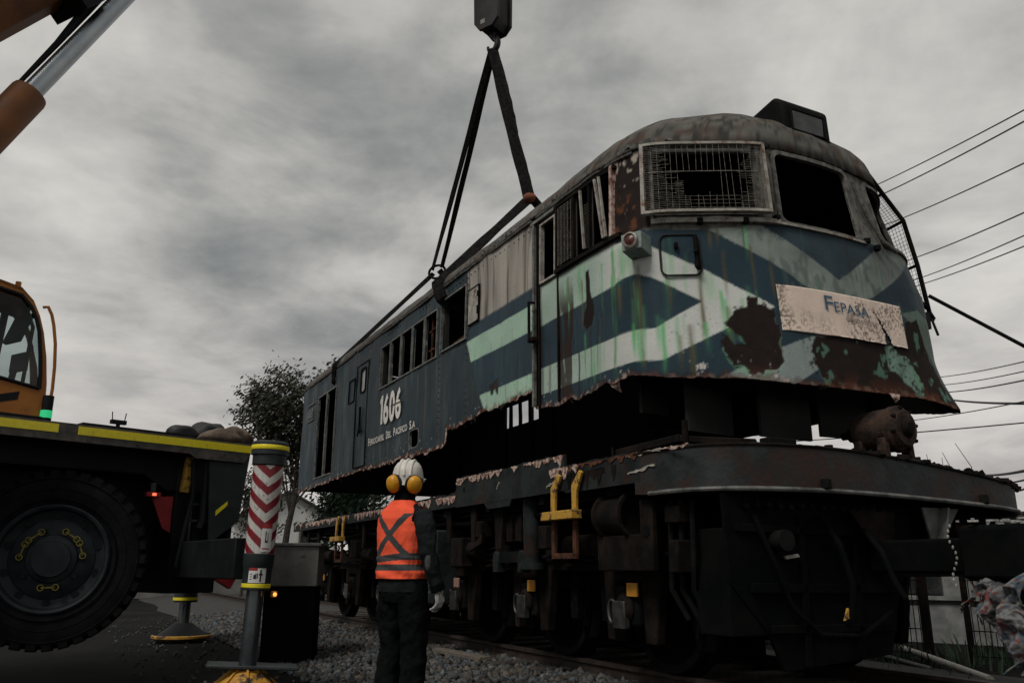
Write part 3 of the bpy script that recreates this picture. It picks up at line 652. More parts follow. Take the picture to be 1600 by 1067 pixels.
    far = T > TN + .1; col = np.where(far[..., None], np.array(SLATE), col)
    return np.concatenate([col, rust[..., None]], -1)
rgba = np.zeros(TT.shape + (4,)); fin_ = (ts > -2.9) & (ts < 3.7)
rgba[~fin_] = paint(TT[~fin_], zcol[~fin_])
for dt, dz in ((-.003, -.001), (.001, -.0035), (.003, .001), (-.001, .0035)): rgba[fin_] += paint(TT[fin_] + dt, zcol[fin_] + dz) / 4

def grid_mesh(name, X, Y, Z, keep, rgba, mats, parent, thick=.018):
    a, b = X.shape; idx = np.arange(a * b).reshape(a, b)
    q = np.stack([idx[:-1, :-1], idx[1:, :-1], idx[1:, 1:], idx[:-1, 1:]], -1)[keep]
    used = np.zeros(a * b, bool); used[q.ravel()] = True; remap = np.cumsum(used) - 1
    org = ORG[parent.name]
    V = np.stack([X - org[0], Y - org[1], Z - org[2]], -1).reshape(-1, 3)[used]
    me = bpy.data.meshes.new(name); q = remap[q]
    me.vertices.add(len(V)); me.vertices.foreach_set('co', V.astype(np.float32).ravel())
    me.loops.add(q.size); me.loops.foreach_set('vertex_index', q.astype(np.int32).ravel())
    me.polygons.add(len(q)); me.polygons.foreach_set('loop_start', (np.arange(len(q)) * 4).astype(np.int32))
    me.polygons.foreach_set('use_smooth', np.ones(len(q), bool))
    me.update(calc_edges=True); me.validate()
    for m in mats: me.materials.append(m)
    set_paint(me, rgba.reshape(-1, 4)[used])
    o = bpy.data.objects.new(name, me); COL.objects.link(o); o.parent = parent
    if thick:
        s = o.modifiers.new('plate', 'SOLIDIFY'); s.thickness = thick; s.offset = -1; s.material_offset = 1; s.material_offset_rim = 0
    return o
# split the skin where the real body has its panel joints: long side, cab and nose, far side
def sl(t0, t1): return (ts >= t0 - 1e-6) & (ts <= t1 + 1e-6)
cut1 = ts[np.argmin(np.abs(ts + 1.14))]; cut2 = ts[np.argmin(np.abs(ts - TN))]
for nm, a, b in (('side_wall', -99, cut1), ('cab_shell', cut1, cut2), ('far_side_wall', cut2, 99)):
    mk = sl(a, b); kk = keep[mk[:-1] & mk[1:]] if False else keep[np.where(mk)[0][:-1]]
    grid_mesh(nm, X[mk], Y[mk], Zs[mk], kk, rgba[mk], [m_shell, m_inside], loco)

rv = MB()
for q in (-9.3, -7.92, -6.9, -6.24, -5.8, -3.5, -2.72, -1.2):
    for k in range(24):
        z = 2.5 + k * .073; nrm_ = np.array(snorm(q, z)); rv.box(sp(q, z, .002), (.012, .008, .012))
for z in (4.2,):
    for k in range(86):
        t = -10.2 + k * .105
        if z > 4 or not (-5.7 < t < -4.4): rv.box(sp(t, z, .002), (.014, .008, .014))
rv.build('rivet', m_chassis, loco, kind='stuff', smooth=0)
# ---------------------------------------------------------------- roof
th = np.linspace(0, pi / 2, 22)
rt = ts[::2]; rt = np.append(rt, ts[-1]) if rt[-1] != ts[-1] else rt
RT, TH = np.meshgrid(rt, th, indexing='ij')
s_, v_, _ = wall(RT, np.full_like(RT, 4.30))
lam = 1 - np.cos(TH); sps = np.minimum(s_, -.45)
rise = .50 * np.sin(TH) ** (.9 - .32 * sstep(.35, .8, s_)) + (.17 * np.sin(TH) ** 1.6 + .12 * np.sin(TH) ** 5) * sstep(-1.6, .2, s_)
RX = s_ * (1 - lam) + sps * lam; RV = v_ * (1 - lam); RZ = 4.297 + rise + (fbm(RT * 3, TH * 4, 81, 3) - .5) * .03
eo = .03 * np.exp(-(TH / .05) ** 2); nx = np.where(s_ > 0, .6, 0); RX = RX + eo * nx; RV = RV * (1 + eo / 1.55)
rn = fbm(RT * 6, TH * 14, 82, 5); rcol = np.array((.105, .101, .09)) * (.35 + 1.3 * rn)[..., None]
rcol = lerp(rcol, (.03, .028, .025), sstep(.48, .66, fbm(RT * 22, TH * 42, 83, 4)) * .85)
rcol = lerp(rcol, (.09, .045, .03), sstep(.55, .7, fbm(RT * 7, TH * 13, 84, 4)) * .6)
grid_mesh('roof', RX, -RV, RZ, np.ones((len(rt) - 1, len(th) - 1), bool), np.concatenate([rcol, np.full(rcol.shape[:2] + (1,), .8)], -1), [m_shell, m_inside], loco, .02)
# rolled gutter lip, broken in places
g = MB()
for a, b in ((-10.3, -7.0), (-6.9, -3.5), (-3.42, -1.2), (-1.1, .45)):
    n = int((b - a) / .12); pts = [sp(a + (b - a) * i / n, 4.285 + .012 * (vnoise(np.array(i * .7), np.array(1.0), 4) - .5), .012) for i in range(n + 1)]
    g.tube(pts, .016, 6)
g.build('gutter', m_conc, loco)
# lumps of flashing along the front roof edge
g = MB()
for k in range(60):
    t = -2.8 + random.random() * 3.6; g.box(sp(t, 4.30 + random.random() * .05, .0), (random.uniform(.03, .10), .04, random.uniform(.015, .05)), rz=random.uniform(-.3, .3), ry=random.uniform(-.3, .3))
g.build('roof_edge_scrap', m_conc, loco, kind='stuff')
rf_ = random.Random(17)
for t0 in (-9.7, -7.6, -6.1, -4.9, -3.9, -3.05, -2.5, -1.85, -.55, .05, 1.75, 2.5):
    w_, d_ = rf_.uniform(.05, .16), rf_.uniform(.03, .10); zt = float(skirt(np.array(t0))) + .01; k1, k2 = rf_.uniform(-.05, .05), rf_.uniform(.01, .06)
    mb = MB(); mb.add([sp(t0, zt, .003), sp(t0 + w_, zt, .003), sp(t0 + w_ * .8, zt - d_ * .6, .003 + k1), sp(t0 + w_ * .55, zt - d_, k1 - k2), sp(t0 + w_ * .15, zt - d_ * .5, .003 + k1 * .6)], [(0, 1, 2, 4), (4, 2, 3)])
    o = mb.build('torn_flap', m_brown if rf_.random() < .6 else m_flake, loco, smooth=0); o.modifiers.new('s', 'SOLIDIFY').thickness = .006
for s_w, v_w, L_w in ((-8.8, 1.2, .35), (-5.6, .9, .5), (-2.9, 1.1, .28), (-2.2, 1.3, .4), (.2, .6, .3)):
    MB().tube([(s_w, -v_w, 2.62), (s_w + .03, -v_w - .02, 2.62 - L_w * .6), (s_w - .02, -v_w + .03, 2.62 - L_w)], .010, 6).build('hanging_cable', m_void, loco)
# rear wall, door frame posts, interior ribs and bulkheads
MB().prism([(-1.53, 2.4), (1.53, 2.4), (1.53, 4.3), (.9, 4.62), (0, 4.78), (-.9, 4.62), (-1.53, 4.3)], -10.37, -10.34, 'yz').build('rear_wall', m_chassis, loco)
for s in (-9.9, -7.9, -6.9, -6.2, -3.5, -2.7, -2.2):
    MB().box((s, 1.50, 3.36), (.07, .05, 1.8)).build('wall_rib', m_inside, loco)
for s in (-9.4, -7.9, -5.75, -3.5, -2.7, -1.25):
    MB().box((s, -1.49, 3.4), (.06, .05, 1.75)).build('wall_rib', m_inside, loco)
MB().box((-2.05, .9, 3.2), (.06, 1.2, 1.35)).build('cab_bulkhead', m_inside, loco)
MB().box((-1.0, .75, 3.0), (1.7, 1.5, .05)).build('cab_floor', m_inside, loco)
MB().box((.05, -.6, 2.85), (1.2, .9, .05)).build('cab_floor', m_inside, loco)
MB().box((.15, -.35, 3.3), (.6, 1.9, .75)).build('driver_desk', m_inside, loco, bevel=.03)
MB().box((-.65, .1, 3.75), (.04, 2.4, 1.3)).build('cab_back_wall', m_inside, loco)
# dark plates hanging under the nose
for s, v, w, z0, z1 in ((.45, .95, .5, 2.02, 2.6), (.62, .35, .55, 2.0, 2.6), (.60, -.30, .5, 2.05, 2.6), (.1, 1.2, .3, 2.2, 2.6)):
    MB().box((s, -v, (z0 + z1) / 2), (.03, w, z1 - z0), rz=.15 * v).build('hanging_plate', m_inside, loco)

# ---------------------------------------------------------------- window frames and trim
def trim(name, t0, t1, z0, z1, w, d, mat, off=.006, r=0, nseg=None, parent=None):
    """flat frame following the wall round a rectangle (corners may be rounded)"""
    mb = MB(); pts = []
    def seg(a, b, n):
        for i in range(n): k = i / n; pts.append((a[0] + (b[0] - a[0]) * k, a[1] + (b[1] - a[1]) * k))
    nh = nseg or max(1, int((t1 - t0) / .08)); nv = 2
    if r:
        for (cx_, cz_, a0) in ((t1 - r, z0 + r, -90), (t1 - r, z1 - r, 0), (t0 + r, z1 - r, 90), (t0 + r, z0 + r, 180)):
            for i in range(6): a = radians(a0 + 90 * i / 5); pts.append((cx_ + r * cos(a), cz_ + r * sin(a)))
        dense = []
        for i in range(len(pts)):
            a, b = pts[i], pts[(i + 1) % len(pts)]; n = max(1, int(abs(b[0] - a[0]) / .08))
            for k in range(n): dense.append((a[0] + (b[0] - a[0]) * k / n, a[1] + (b[1] - a[1]) * k / n))
        pts = dense
    else:
        seg((t0, z0), (t1, z0), nh); seg((t1, z0), (t1, z1), nv); seg((t1, z1), (t0, z1), nh); seg((t0, z1), (t0, z0), nv)
    c = ((t0 + t1) / 2, (z0 + z1) / 2); n = len(pts); vs = []
    hw, hh = (t1 - t0) / 2, (z1 - z0) / 2
    for (t, z) in pts:
        to = c[0] + (t - c[0]) * (1 + w / hw); zo = c[1] + (z - c[1]) * (1 + w / hh)
        vs += [sp(t, z, off - .03), sp(t, z, off + d), sp(to, zo, off + d), sp(to, zo, off - .03)]
    fs = []
    for i in range(n):
        j = (i + 1) % n
        for k in range(4): fs.append((i * 4 + k, j * 4 + k, j * 4 + (k + 1) % 4, i * 4 + (k + 1) % 4))
    return mb.add(vs, fs).build(name, mat, parent or loco)
def vbar(mb, t, z0, z1, w, d, off=0, t1=None):
    mb.bar(sp(t, z0, off), sp(t if t1 is None else t1, z1, off), w, d, up=snorm(t, (z0 + z1) / 2))
def hbar(mb, t0, t1, z, w, d, off=0, z1=None):
    n = max(1, int(abs(t1 - t0) / .1)); z1 = z if z1 is None else z1
    for i in range(n):
        a, b = i / n, (i + 1) / n
        mb.bar(sp(t0 + (t1 - t0) * a, z + (z1 - z) * a, off), sp(t0 + (t1 - t0) * b, z + (z1 - z) * b, off), w, d, up=snorm(t0 + (t1 - t0) * a, z))
trim('front_window_frame', 1.66, 2.53, 3.65, 4.25, .035, .012, m_conc, r=.06)
trim('front_window_frame', .63, 1.46, 3.71, 4.23, .03, .010, m_conc, r=.05)
trim('front_window_frame', 2.88, 3.62, 3.67, 4.22, .03, .010, m_conc, r=.05)
mb = MB(); hbar(mb, .60, 1.62, 3.625, .035, .05, .015); hbar(mb, 1.62, 2.62, 3.622, .02, .03, .01); mb.build('window_ledge', m_palepaint, loco)
for k in range(5):
    trim('engine_room_window', -5.69 + k * .43, -5.69 + k * .43 + .375, 3.47, 4.05, .018, .012, m_framegrey)
mb = MB(); vbar(mb, -3.90, 3.5, 4.03, .02, .02, -.06); hbar(mb, -3.97, -3.60, 3.62, .015, .015, -.05); hbar(mb, -3.97, -3.60, 3.86, .015, .015, -.05, 3.9); mb.build('bent_window_bar', m_rust, loco)
trim('open_bay_frame', -3.44, -2.74, 3.49, 4.10, .02, .014, m_framegrey)
mb = MB(); hbar(mb, -3.35, -3.02, 3.58, .02, .02, -.12, 3.60); mb.build('loose_pipe', m_rust, loco)
for a in (-9.15, -8.56): trim('rear_bay_frame', a, a + .55, 2.53, 3.94, .018, .012, m_framegrey)
mb = MB(); vbar(mb, -9.0, 2.55, 3.9, .02, .02, -.10); vbar(mb, -8.3, 2.55, 3.9, .02, .02, -.10); mb.build('bay_bar', m_steel, loco)
trim('rear_door_window', -6.62, -6.40, 3.58, 3.93, .022, .012, m_black, r=.05)
p = MB(); p.add([sp(-6.64, 3.56, -.01), sp(-6.38, 3.56, -.01), sp(-6.38, 3.95, -.01), sp(-6.64, 3.95, -.01)], [(0, 1, 2, 3)])
m_skypane = mat_mix('sky_bright_pane', (.42, .40, .37), (.55, .52, .48), 8, .35, bump=0)  # pale colour stands in for the bright sky in the glass
p.build('pane', m_skypane, loco)
trim('rear_hatch_frame', -7.24, -6.95, 3.52, 3.86, .014, .012, m_black)
trim('rear_door', -6.84, -6.28, 2.47, 4.02, .008, .008, m_black)
mb = MB(); vbar(mb, -6.52, 2.95, 3.35, .018, .03, .03); mb.bar(sp(-6.52, 3.1, .03), sp(-6.60, 2.92, .03), .02, .02); mb.bar(sp(-6.52, 3.06, .03), sp(-6.42, 2.97, .03), .02, .02); mb.build('door_latch', m_black, loco)
trim('porthole_rim', -4.42, -4.10, 2.47, 2.68, .014, .008, m_framegrey, r=.06)
# pale access plate with hinges
p = MB(); p.add([sp(a, z, o) for o in (.004, .016) for a, z in ((-2.66, 3.60), (-2.40, 3.62), (-2.40, 4.0), (-2.66, 4.01))], [(3, 2, 1, 0), (4, 5, 6, 7), (0, 1, 5, 4), (1, 2, 6, 5), (2, 3, 7, 6), (3, 0, 4, 7)])
hp = p.build('access_plate', m_palepaint, loco)
trim('plate_seal', -2.66, -2.40, 3.61, 4.0, .014, .014, m_black, parent=hp)
mb = MB(); mb.box(sp(-2.39, 3.72, .025), (.02, .02, .09)); mb.box(sp(-2.39, 3.90, .025), (.02, .02, .06)); mb.build('hinge', m_black, hp)
# cab door and its slot
mb = MB(); vbar(mb, -1.15, 2.45, 4.26, .03, .03, .012); hbar(mb, -1.2, -.72, 4.235, .03, .03, .015); mb.build('door_post', m_framegrey, loco)
mb = MB(); vbar(mb, -1.055, 2.42, 4.2, .022, .02, .01); vbar(mb, -.715, 2.42, 4.2, .02, .015, .008); mb.build('door_edge', m_brown, loco)
trim('door_window_frame', -1.01, -.76, 3.60, 4.16, .02, .014, m_palepaint)
mb = MB(); mb.tube([sp(-1.10, 3.05, .03), sp(-1.10, 3.05, .09), sp(-1.10, 3.42, .09), sp(-1.10, 3.42, .03)], .014, 8); mb.box(sp(-1.10, 3.06, .05), (.10, .06, .035)); mb.build('door_grab_rail', m_brown, loco)
# cab side window bay: sill, posts, leaning frames and torn mesh
mb = MB(); hbar(mb, -.73, .30, 3.605, .035, .04, .015); hbar(mb, -.73, .24, 4.225, .03, .04, .02); mb.split('side_window_sill', m_brown, loco)
for t in (-.695, -.405, -.145): mb = MB(); vbar(mb, t, 3.6, 4.23, .026, .03, .02); mb.build('window_post', m_brown, loco)
mb = MB(); vbar(mb, .19, 3.62, 4.25, .035, .04, .02); mb.build('window_post', m_flake, loco)
mb = MB(); vbar(mb, -.20, 3.64, 4.2, .018, .02, .045, -.26); vbar(mb, .10, 3.63, 4.2, .02, .02, .05, -.02); vbar(mb, .14, 3.63, 4.2, .016, .02, .05, .04); mb.build('loose_window_frame', m_palepaint, loco)
mb = MB()
for k in range(5): vbar(mb, -.66 + k * .055, 3.64, 4.2, .005, .005, .03)
for k in range(24): hbar(mb, -.67, -.44 + random.uniform(-.04, .02), 3.65 + k * .0235, .004, .004, .033)
for k in range(16): hbar(mb, -.22, -.14, 3.65 + k * .026, .004, .004, .033)
mb.build('side_mesh', m_wire, loco)
# windscreen guard: pale frame with torn wire mesh
sc_ = bpy.data.objects.new('windscreen_guard', None); COL.objects.link(sc_); sc_.parent = loco; sc_.empty_display_size = .1
O = .075
trim('guard_frame', .575, 1.505, 3.695, 4.262, .022, .022, m_palepaint, off=O, parent=sc_)
mb = MB()
nV = 19
for k in range(1, nV):
    t = .575 + .93 * k / nV + random.uniform(-.004, .004); segs = [(3.695, 4.262)]
    if 6 <= k <= 11: segs = [(3.695, 3.80 + random.uniform(-.02, .05)), (4.02, 4.262)]
    for a, b in segs: vbar(mb, t, a, b, .0026, .0026, O + .012 + random.uniform(-.004, .004), t + random.uniform(-.012, .012))
nH = 36
for k in range(1, nH):
    z = 3.695 + .567 * k / nH; f_ = k / nH
    if .20 < f_ < .58:
        runs = [(.575, .80 + random.uniform(-.09, .05)), (1.36 + random.uniform(-.06, .05), 1.505)]
        if f_ < .42: runs.append((.79, .86))
    elif f_ > .58: runs = [(.575, random.uniform(.68, .76)), (random.uniform(1.30, 1.42), 1.505)]
    else: runs = [(.575, 1.505)] if k % 2 else [(.575, .9), (1.30, 1.505)]
    for a, b in runs: hbar(mb, a, b, z, .0024, .0024, O + .014, z + random.uniform(-.004, .004))
hbar(mb, .60, 1.45, 4.02, .006, .006, O + .016)
mb.build('wire_mesh', m_wire, sc_)
mb = MB()
for t, z in ((.62, 3.70), (1.46, 3.70), (.62, 4.25), (1.46, 4.25)): mb.cyl(sp(t, z, -.02), sp(t, z, O + .01), .012, n=8)
mb.build('guard_bracket', m_brown, sc_)

# roof headlight housing
hl = MB(); W_ = .265
prof = [(.83, 4.46), (.815, 4.84), (.72, 4.925), (.36, 4.86), (.05, 4.72), (.05, 4.46)]
hl.prism(prof, -W_, W_, 'xz'); hb = hl.build('headlight_housing', m_black, loco, bevel=.03)
mb = MB()
for a, b in (((.835, -.19, 4.58), (.835, .19, 4.58)), ((.835, .19, 4.58), (.825, .19, 4.78)), ((.825, .19, 4.78), (.825, -.19, 4.78)), ((.825, -.19, 4.78), (.835, -.19, 4.58))): mb.tube([a, b], .011, 6)
mb.build('lens_rim', m_black, hb)
MB().box((.818, 0, 4.68), (.02, .36, .19)).build('lens', m_glassdark, hb, bevel=.02)
mb = MB(); mb.box((.83, 0, 4.475), (.05, .56, .03)); mb.build('housing_flange', m_conc, hb, bevel=.008)

# marker light on its bracket
mt, mz = .50, 3.45
nrm = Vector(snorm(mt, mz)); c0 = Vector(sp(mt, mz, 0)); tang = Vector((-nrm.y, nrm.x, 0))
mb = MB()
vs = [c0 + tang * a + Vector((0, 0, z)) + nrm * o for a in (-.085, .085) for (z, o) in ((.06, -.02), (.06, .16), (-.075, .15), (-.10, -.02))]
mb.add(vs, [(0, 1, 2, 3), (7, 6, 5, 4), (0, 4, 5, 1), (1, 5, 6, 2), (2, 6, 7, 3), (3, 7, 4, 0)])
m_bracket = mat_mix('pale_green_metal', (.20, .26, .24), (.32, .38, .35), 9, .6, bump=.3, c3=(.05, .06, .055), s3=9, lo3=.55, hi3=.66)
mk = mb.build('marker_lamp', m_bracket, loco, bevel=.008)
MB().lathe([(.064, 0), (.064, .03), (.05, .04), (.044, .03), (.044, .01)], c0 + nrm * .15 + Vector((0, 0, -.005)), nrm, 28).build('lamp_ring', m_palepaint, mk)
m_redlens = mat_mix('dull_red_lens', (.075, .022, .02), (.12, .035, .03), 30, .3, bump=.05)
MB().lathe([(.047, 0), (.043, .014), (.025, .024), (.001, .028)], c0 + nrm * .165 + Vector((0, 0, -.005)), nrm, 24).build('lamp_lens', m_redlens, mk)

# nose hatch: black rubber seal with latch gear
pts = []
for (cx_, cz_, a0) in ((.91, 3.235, -90), (.91, 3.46, 0), (.71, 3.46, 90), (.71, 3.235, 180)):
    for i in range(6): a = radians(a0 + 18 * i); pts.append(sp(cx_ + .055 * cos(a), cz_ + .055 * sin(a), .006))
pts.append(pts[0]); m_rubber = mat_mix('old_rubber', (.008, .009, .008), (.02, .022, .018), 20, .8, bump=.2)
MB().tube(pts, .008, 6).build('hatch_seal', m_rubber, loco)
mb = MB(); mb.bar(sp(.93, 3.24, .03), sp(.93, 3.50, .03), .022, .03); mb.box(sp(.93, 3.25, .03), (.09, .03, .05), rz=-.9); mb.box(sp(.93, 3.36, .03), (.07, .03, .03), rz=-.9); mb.box(sp(.78, 3.42, .015), (.03, .02, .05)); mb.build('hatch_latch', m_black, loco, bevel=.004)
# wiper pivots and clips under the front windows
for t, z in ((1.60, 3.66), (2.60, 3.64), (.98, 3.62), (1.34, 3.62), (2.72, 3.60)):
    MB().box(sp(t, z, .02), (.05, .05, .05), rz=t).build('wiper_boss', m_black, loco, bevel=.01)
mb = MB(); mb.tube([sp(2.62, 4.2, .03), sp(2.68, 3.9, .04), sp(2.80, 3.66, .05), sp(2.95, 3.60, .05)], .018, 8); mb.build('corner_pipe', m_conc, loco)
mb = MB(); mb.tube([sp(1.60, 4.30, .03), sp(1.55, 4.26, .05)], .02, 8); mb.build('roof_hook', m_black, loco)

# guard cage over the far side window
cg = bpy.data.objects.new('side_window_guard', None); COL.objects.link(cg); cg.parent = loco; cg.empty_display_size = .1
A = [(.45, 1.10, 4.70), (.45, 1.33, 4.48), (.45, 1.58, 4.25), (.45, 1.70, 3.82), (.45, 1.78, 3.36), (.45, 1.83, 3.30)]
Bp = [(-.55, 1.35, 4.60), (-.55, 1.50, 4.45), (-.55, 1.72, 4.22), (-.55, 1.80, 3.80), (-.55, 1.86, 3.35), (-.55, 1.88, 3.30)]
mb = MB(); mb.tube(A, .022, 8); mb.tube(Bp, .02, 8)
for i in (1, 2, 3, 4): mb.tube([A[i], Bp[i]], .016, 8)
mb.tube([(.62, .98, 3.80), (.50, 1.25, 3.62), (.45, 1.76, 3.40)], .02, 8); mb.tube([(.3, 1.45, 3.28), (.45, 1.83, 3.30)], .02, 8); mb.build('guard_bar', m_black, cg)
mb = MB()
for i in range(1, 4):
    a0, a1, b0, b1 = map(Vector, (A[i], A[i + 1], Bp[i], Bp[i + 1]))
    for k in range(1, 26): u = k / 26; mb.tube([a0.lerp(b0, u), a1.lerp(b1, u)], .0025, 3, cap=False)
    for k in range(1, 12): u = k / 12; mb.tube([a0.lerp(a1, u), b0.lerp(b1, u)], .0025, 3, cap=False)
mb.build('guard_mesh', m_wire, cg)
mb = MB(); mb.box((.40, 1.62, 3.27), (.14, .28, .16)); mb.tube([(.45, 1.80, 3.30), (.46, 1.85, 3.14)], .014, 6); mb.build('side_step', m_chassis, loco, bevel=.01)

# ---------------------------------------------------------------- name board and lettering
nb_t = np.linspace(1.516, 2.83, 130); nb_z = np.linspace(2.735, 3.102, 40)
BT, BZ = np.meshgrid(nb_t, nb_z, indexing='ij')
bot = 2.735 + .012 * (fbm(BT * 9, BT * 0, 91, 3) - .5) + .012 * sstep(1.9, 2.1, BT); BZ = np.maximum(BZ, bot)
bx, by, bz = surf(BT, BZ, .007 + .004 * fbm(BT * 3, BZ * 3, 92, 2))
bc = np.array((.82, .67, .565)) * (.72 + .5 * fbm(BT * 4, BZ * 4, 93, 4))[..., None]
bc = lerp(bc, (.13, .10, .08), sstep(.47, .64, fbm(BT * 80, BZ * 60, 94, 3)) * sstep(.3, .6, fbm(BT * 3, BZ * 2.5, 95, 3)) * .85)
bc = lerp(bc, (.30, .24, .20), sstep(.5, .75, fbm(BT * 2.5, BZ * 1.2, 96, 3)) * .5)
ctT, ctZ = (BT[:-1, :-1] + BT[1:, 1:]) / 2, (BZ[:-1, :-1] + BZ[1:, 1:]) / 2
tear = inpoly(ctT + (fbm(ctT * 40, ctZ * 40, 97, 2) - .5) * .03, ctZ, [(2.47, 3.02), (2.485, 3.01), (2.575, 2.88), (2.60, 2.84), (2.64, 2.76), (2.66, 2.72), (2.57, 2.72), (2.565, 2.82), (2.545, 2.88)])
board = grid_mesh('name_board', bx, by, bz, ~tear, np.concatenate([bc, np.full(bc.shape[:2] + (1,), .6)], -1), [m_shell, m_inside], loco, .006)

def text_mesh(txt, bold=0.0, spacing=1.0):
    cu = bpy.data.curves.new('lettering', 'FONT'); cu.body = txt; cu.size = 1; cu.offset = bold; cu.space_character = spacing; cu.resolution_u = 4
    ob = bpy.data.objects.new('lettering', cu); COL.objects.link(ob); dg = bpy.context.evaluated_depsgraph_get()
    me = bpy.data.meshes.new_from_object(ob.evaluated_get(dg)); bpy.data.objects.remove(ob)
    v = np.array([tuple(p.co) for p in me.vertices]); f = [tuple(p.vertices) for p in me.polygons]; return v, f
def letter(name, txt, t0, z0, height, width=None, mat=None, off=.02, bold=0.0, parent=None, capref=None):
    """lettering wrapped on the wall: left edge t0, base line z0, capital height, total width"""
    v, f = text_mesh(txt, bold); h = v[:, 1].max() - max(0, v[:, 1].min() * 0)
    k = height / h; kx = (width / (v[:, 0].max() - v[:, 0].min())) if width else k
    tt = t0 + (v[:, 0] - v[:, 0].min()) * kx; zz = z0 + v[:, 1] * k
    px, py, pz = surf(tt, zz, off); mb = MB(); mb.add(list(zip(px, py, pz)), f)
    return mb.build(name, mat, parent or loco, smooth=0)
def outline_fix(o): return o
m_blueletter = mat_mix('blue_lettering', (.028, .09, .15), (.045, .12, .18), 40, .6, bump=.1, c3=(.3, .24, .2), s3=50, lo3=.70, hi3=.75)
letter('board_initial', 'F', 1.942, 2.945, .118, .085, m_blueletter, .0165, .004, parent=board)
letter('board_lettering', 'EPASA', 2.035, 2.942, .083, .375, m_blueletter, .0165, .003, parent=board)
m_faded = mat_mix('faded_lettering', (.30, .27, .25), (.42, .35, .30), 40, .7, bump=0)
mb = MB()
for k in range(11): mb.add([sp(2.14 + k * .032 + a, 2.885 + b + random.uniform(0, .008), .016) for a, b in ((0, 0), (.022, 0), (.022, .022), (0, .022))], [(0, 1, 2, 3)])
mb.build('worn_small_print', m_faded, board)
# running number and owner's name on the side
x0 = -5.60
p = MB(); p.add([sp(x0 + a, 2.935 + b, .026) for a, b in ((.06, 0), (.135, 0), (.135, .40), (.085, .40), (.02, .335), (.02, .285), (.06, .305))], [(0, 1, 2, 3, 6), (3, 4, 5, 6)]); p.build('number_digit', m_white, loco, smooth=0); x0 += .165
for ch, w in (('6', .215), ('0', .215), ('6', .215)):
    letter('number_digit', ch, x0, 2.935, .40, w, m_white, .026, .035); x0 += w + .03
mb = MB(); hbar(mb, -5.12, -4.70, 3.13, .012, .004, .030, 3.12); mb.build('rust_scratch', m_rust, loco)
x0 = -6.06
for big_, rest, wr in (('F', 'ERROCARRIL', .62), ('D', 'EL', .14), ('P', 'ACIFICO', .44), ('S', '.A', .12)):
    letter('owner_initial', big_, x0, 2.705, .105, .06, m_white, .026, .02)
    letter('owner_lettering', rest, x0 + .075, 2.707, .083, wr, m_white, .026, .016); x0 += .075 + wr + .085
# small boxed plate near the rear end
p = MB(); hbar(p, -9.95, -9.45, 3.62, .02, .01, .01); hbar(p, -9.95, -9.45, 3.92, .02, .01, .01); p.split('plate_border', m_framegrey, loco)
letter('plate_lettering', 'IARSI', -9.92, 3.66, .17, .44, m_framegrey, .026, .02)
# ================================================================== UNDERFRAME
uf = root('locomotive_underframe', LOCO, LOCO_ROT, (-4.6, 0, 1.05), label='long dark underframe with torn rusty edges standing on its bogies', cat='underframe')
def rag(lo, hi, z, amp, seed, step=.045):
    return [(s, z + (float(vnoise(np.array(s * 7.), np.array(0.), seed)) - .5) * amp + (float(vnoise(np.array(s * 25.), np.array(0.), seed + 1)) - .5) * amp * .8) for s in np.arange(lo, hi, step)]
sec = [(-10.5, -2.98, 1.80, 1.67, .05), (-2.975, -.70, 1.965, 1.66, .02), (-.695, .36, 1.865, 1.64, .012)]
for i, (a, b, zt, zl, am) in enumerate(sec):
    top = rag(a, b, zt, am, 20 + i); poly = [(a, zl), (b, zl), (b, zt)] + top[::-1]
    o = MB().prism(poly, -1.555, -1.53, 'xz').build('side_sill', m_chassis, uf, smooth=0)
MB().prism([(-2.2, 1.60), (-1.72, 1.60), (-1.66, 1.68), (-2.3, 1.68)], -1.553, -1.532, 'xz').build('sill_lip', m_chassis, uf, smooth=0)
# jagged islands of pale paint and rust along the torn edges
def flakes(name, a, b, zf, mat, seed, depth=.05, y=-1.558, gap=.35):
    mb = MB(); rg = random.Random(seed); s = a
    while s < b:
        L_ = rg.uniform(.05, .32); z = zf(s); n = max(3, int(L_ / .03)); up = [(s + L_ * i / n, z - rg.uniform(0, .012)) for i in range(n + 1)]; lo_ = [(s + L_ * i / n, z - depth * (.2 + rg.random() * (1 if 0 < i < n else .2))) for i in range(n + 1)]
        mb.prism(lo_ + up[::-1], y - .004, y + .002, 'xz'); s += L_ + (rg.uniform(.02, .3) if rg.random() < gap else rg.uniform(0, .02))
    mb.build(name, mat, uf, smooth=0, kind='stuff')
flakes('flaked_edge', -10.4, -3.0, lambda s: 1.795, m_flake, 1, .09, gap=.15)
flakes('flaked_edge', -2.95, -.72, lambda s: 1.962, m_flake, 2, .065, gap=.12)
flakes('flaked_edge', -.95, -.72, lambda s: 1.86, m_flake, 12, .09, gap=.3)
flakes('flaked_edge', -2.97, -2.93, lambda s: 1.93, m_flake, 13, .11, gap=.1)
flakes('rust_edge', -.68, .30, lambda s: 1.862, m_rust, 3, .05, gap=.05)
flakes('rust_stain', -.66, .1, lambda s: 1.80, m_brown, 14, .14, y=-1.556, gap=.5)
flakes('flaked_edge', .62, .78, lambda s: 1.855, m_flake, 15, .03, gap=.2)
mb = MB(); rg = random.Random(9)
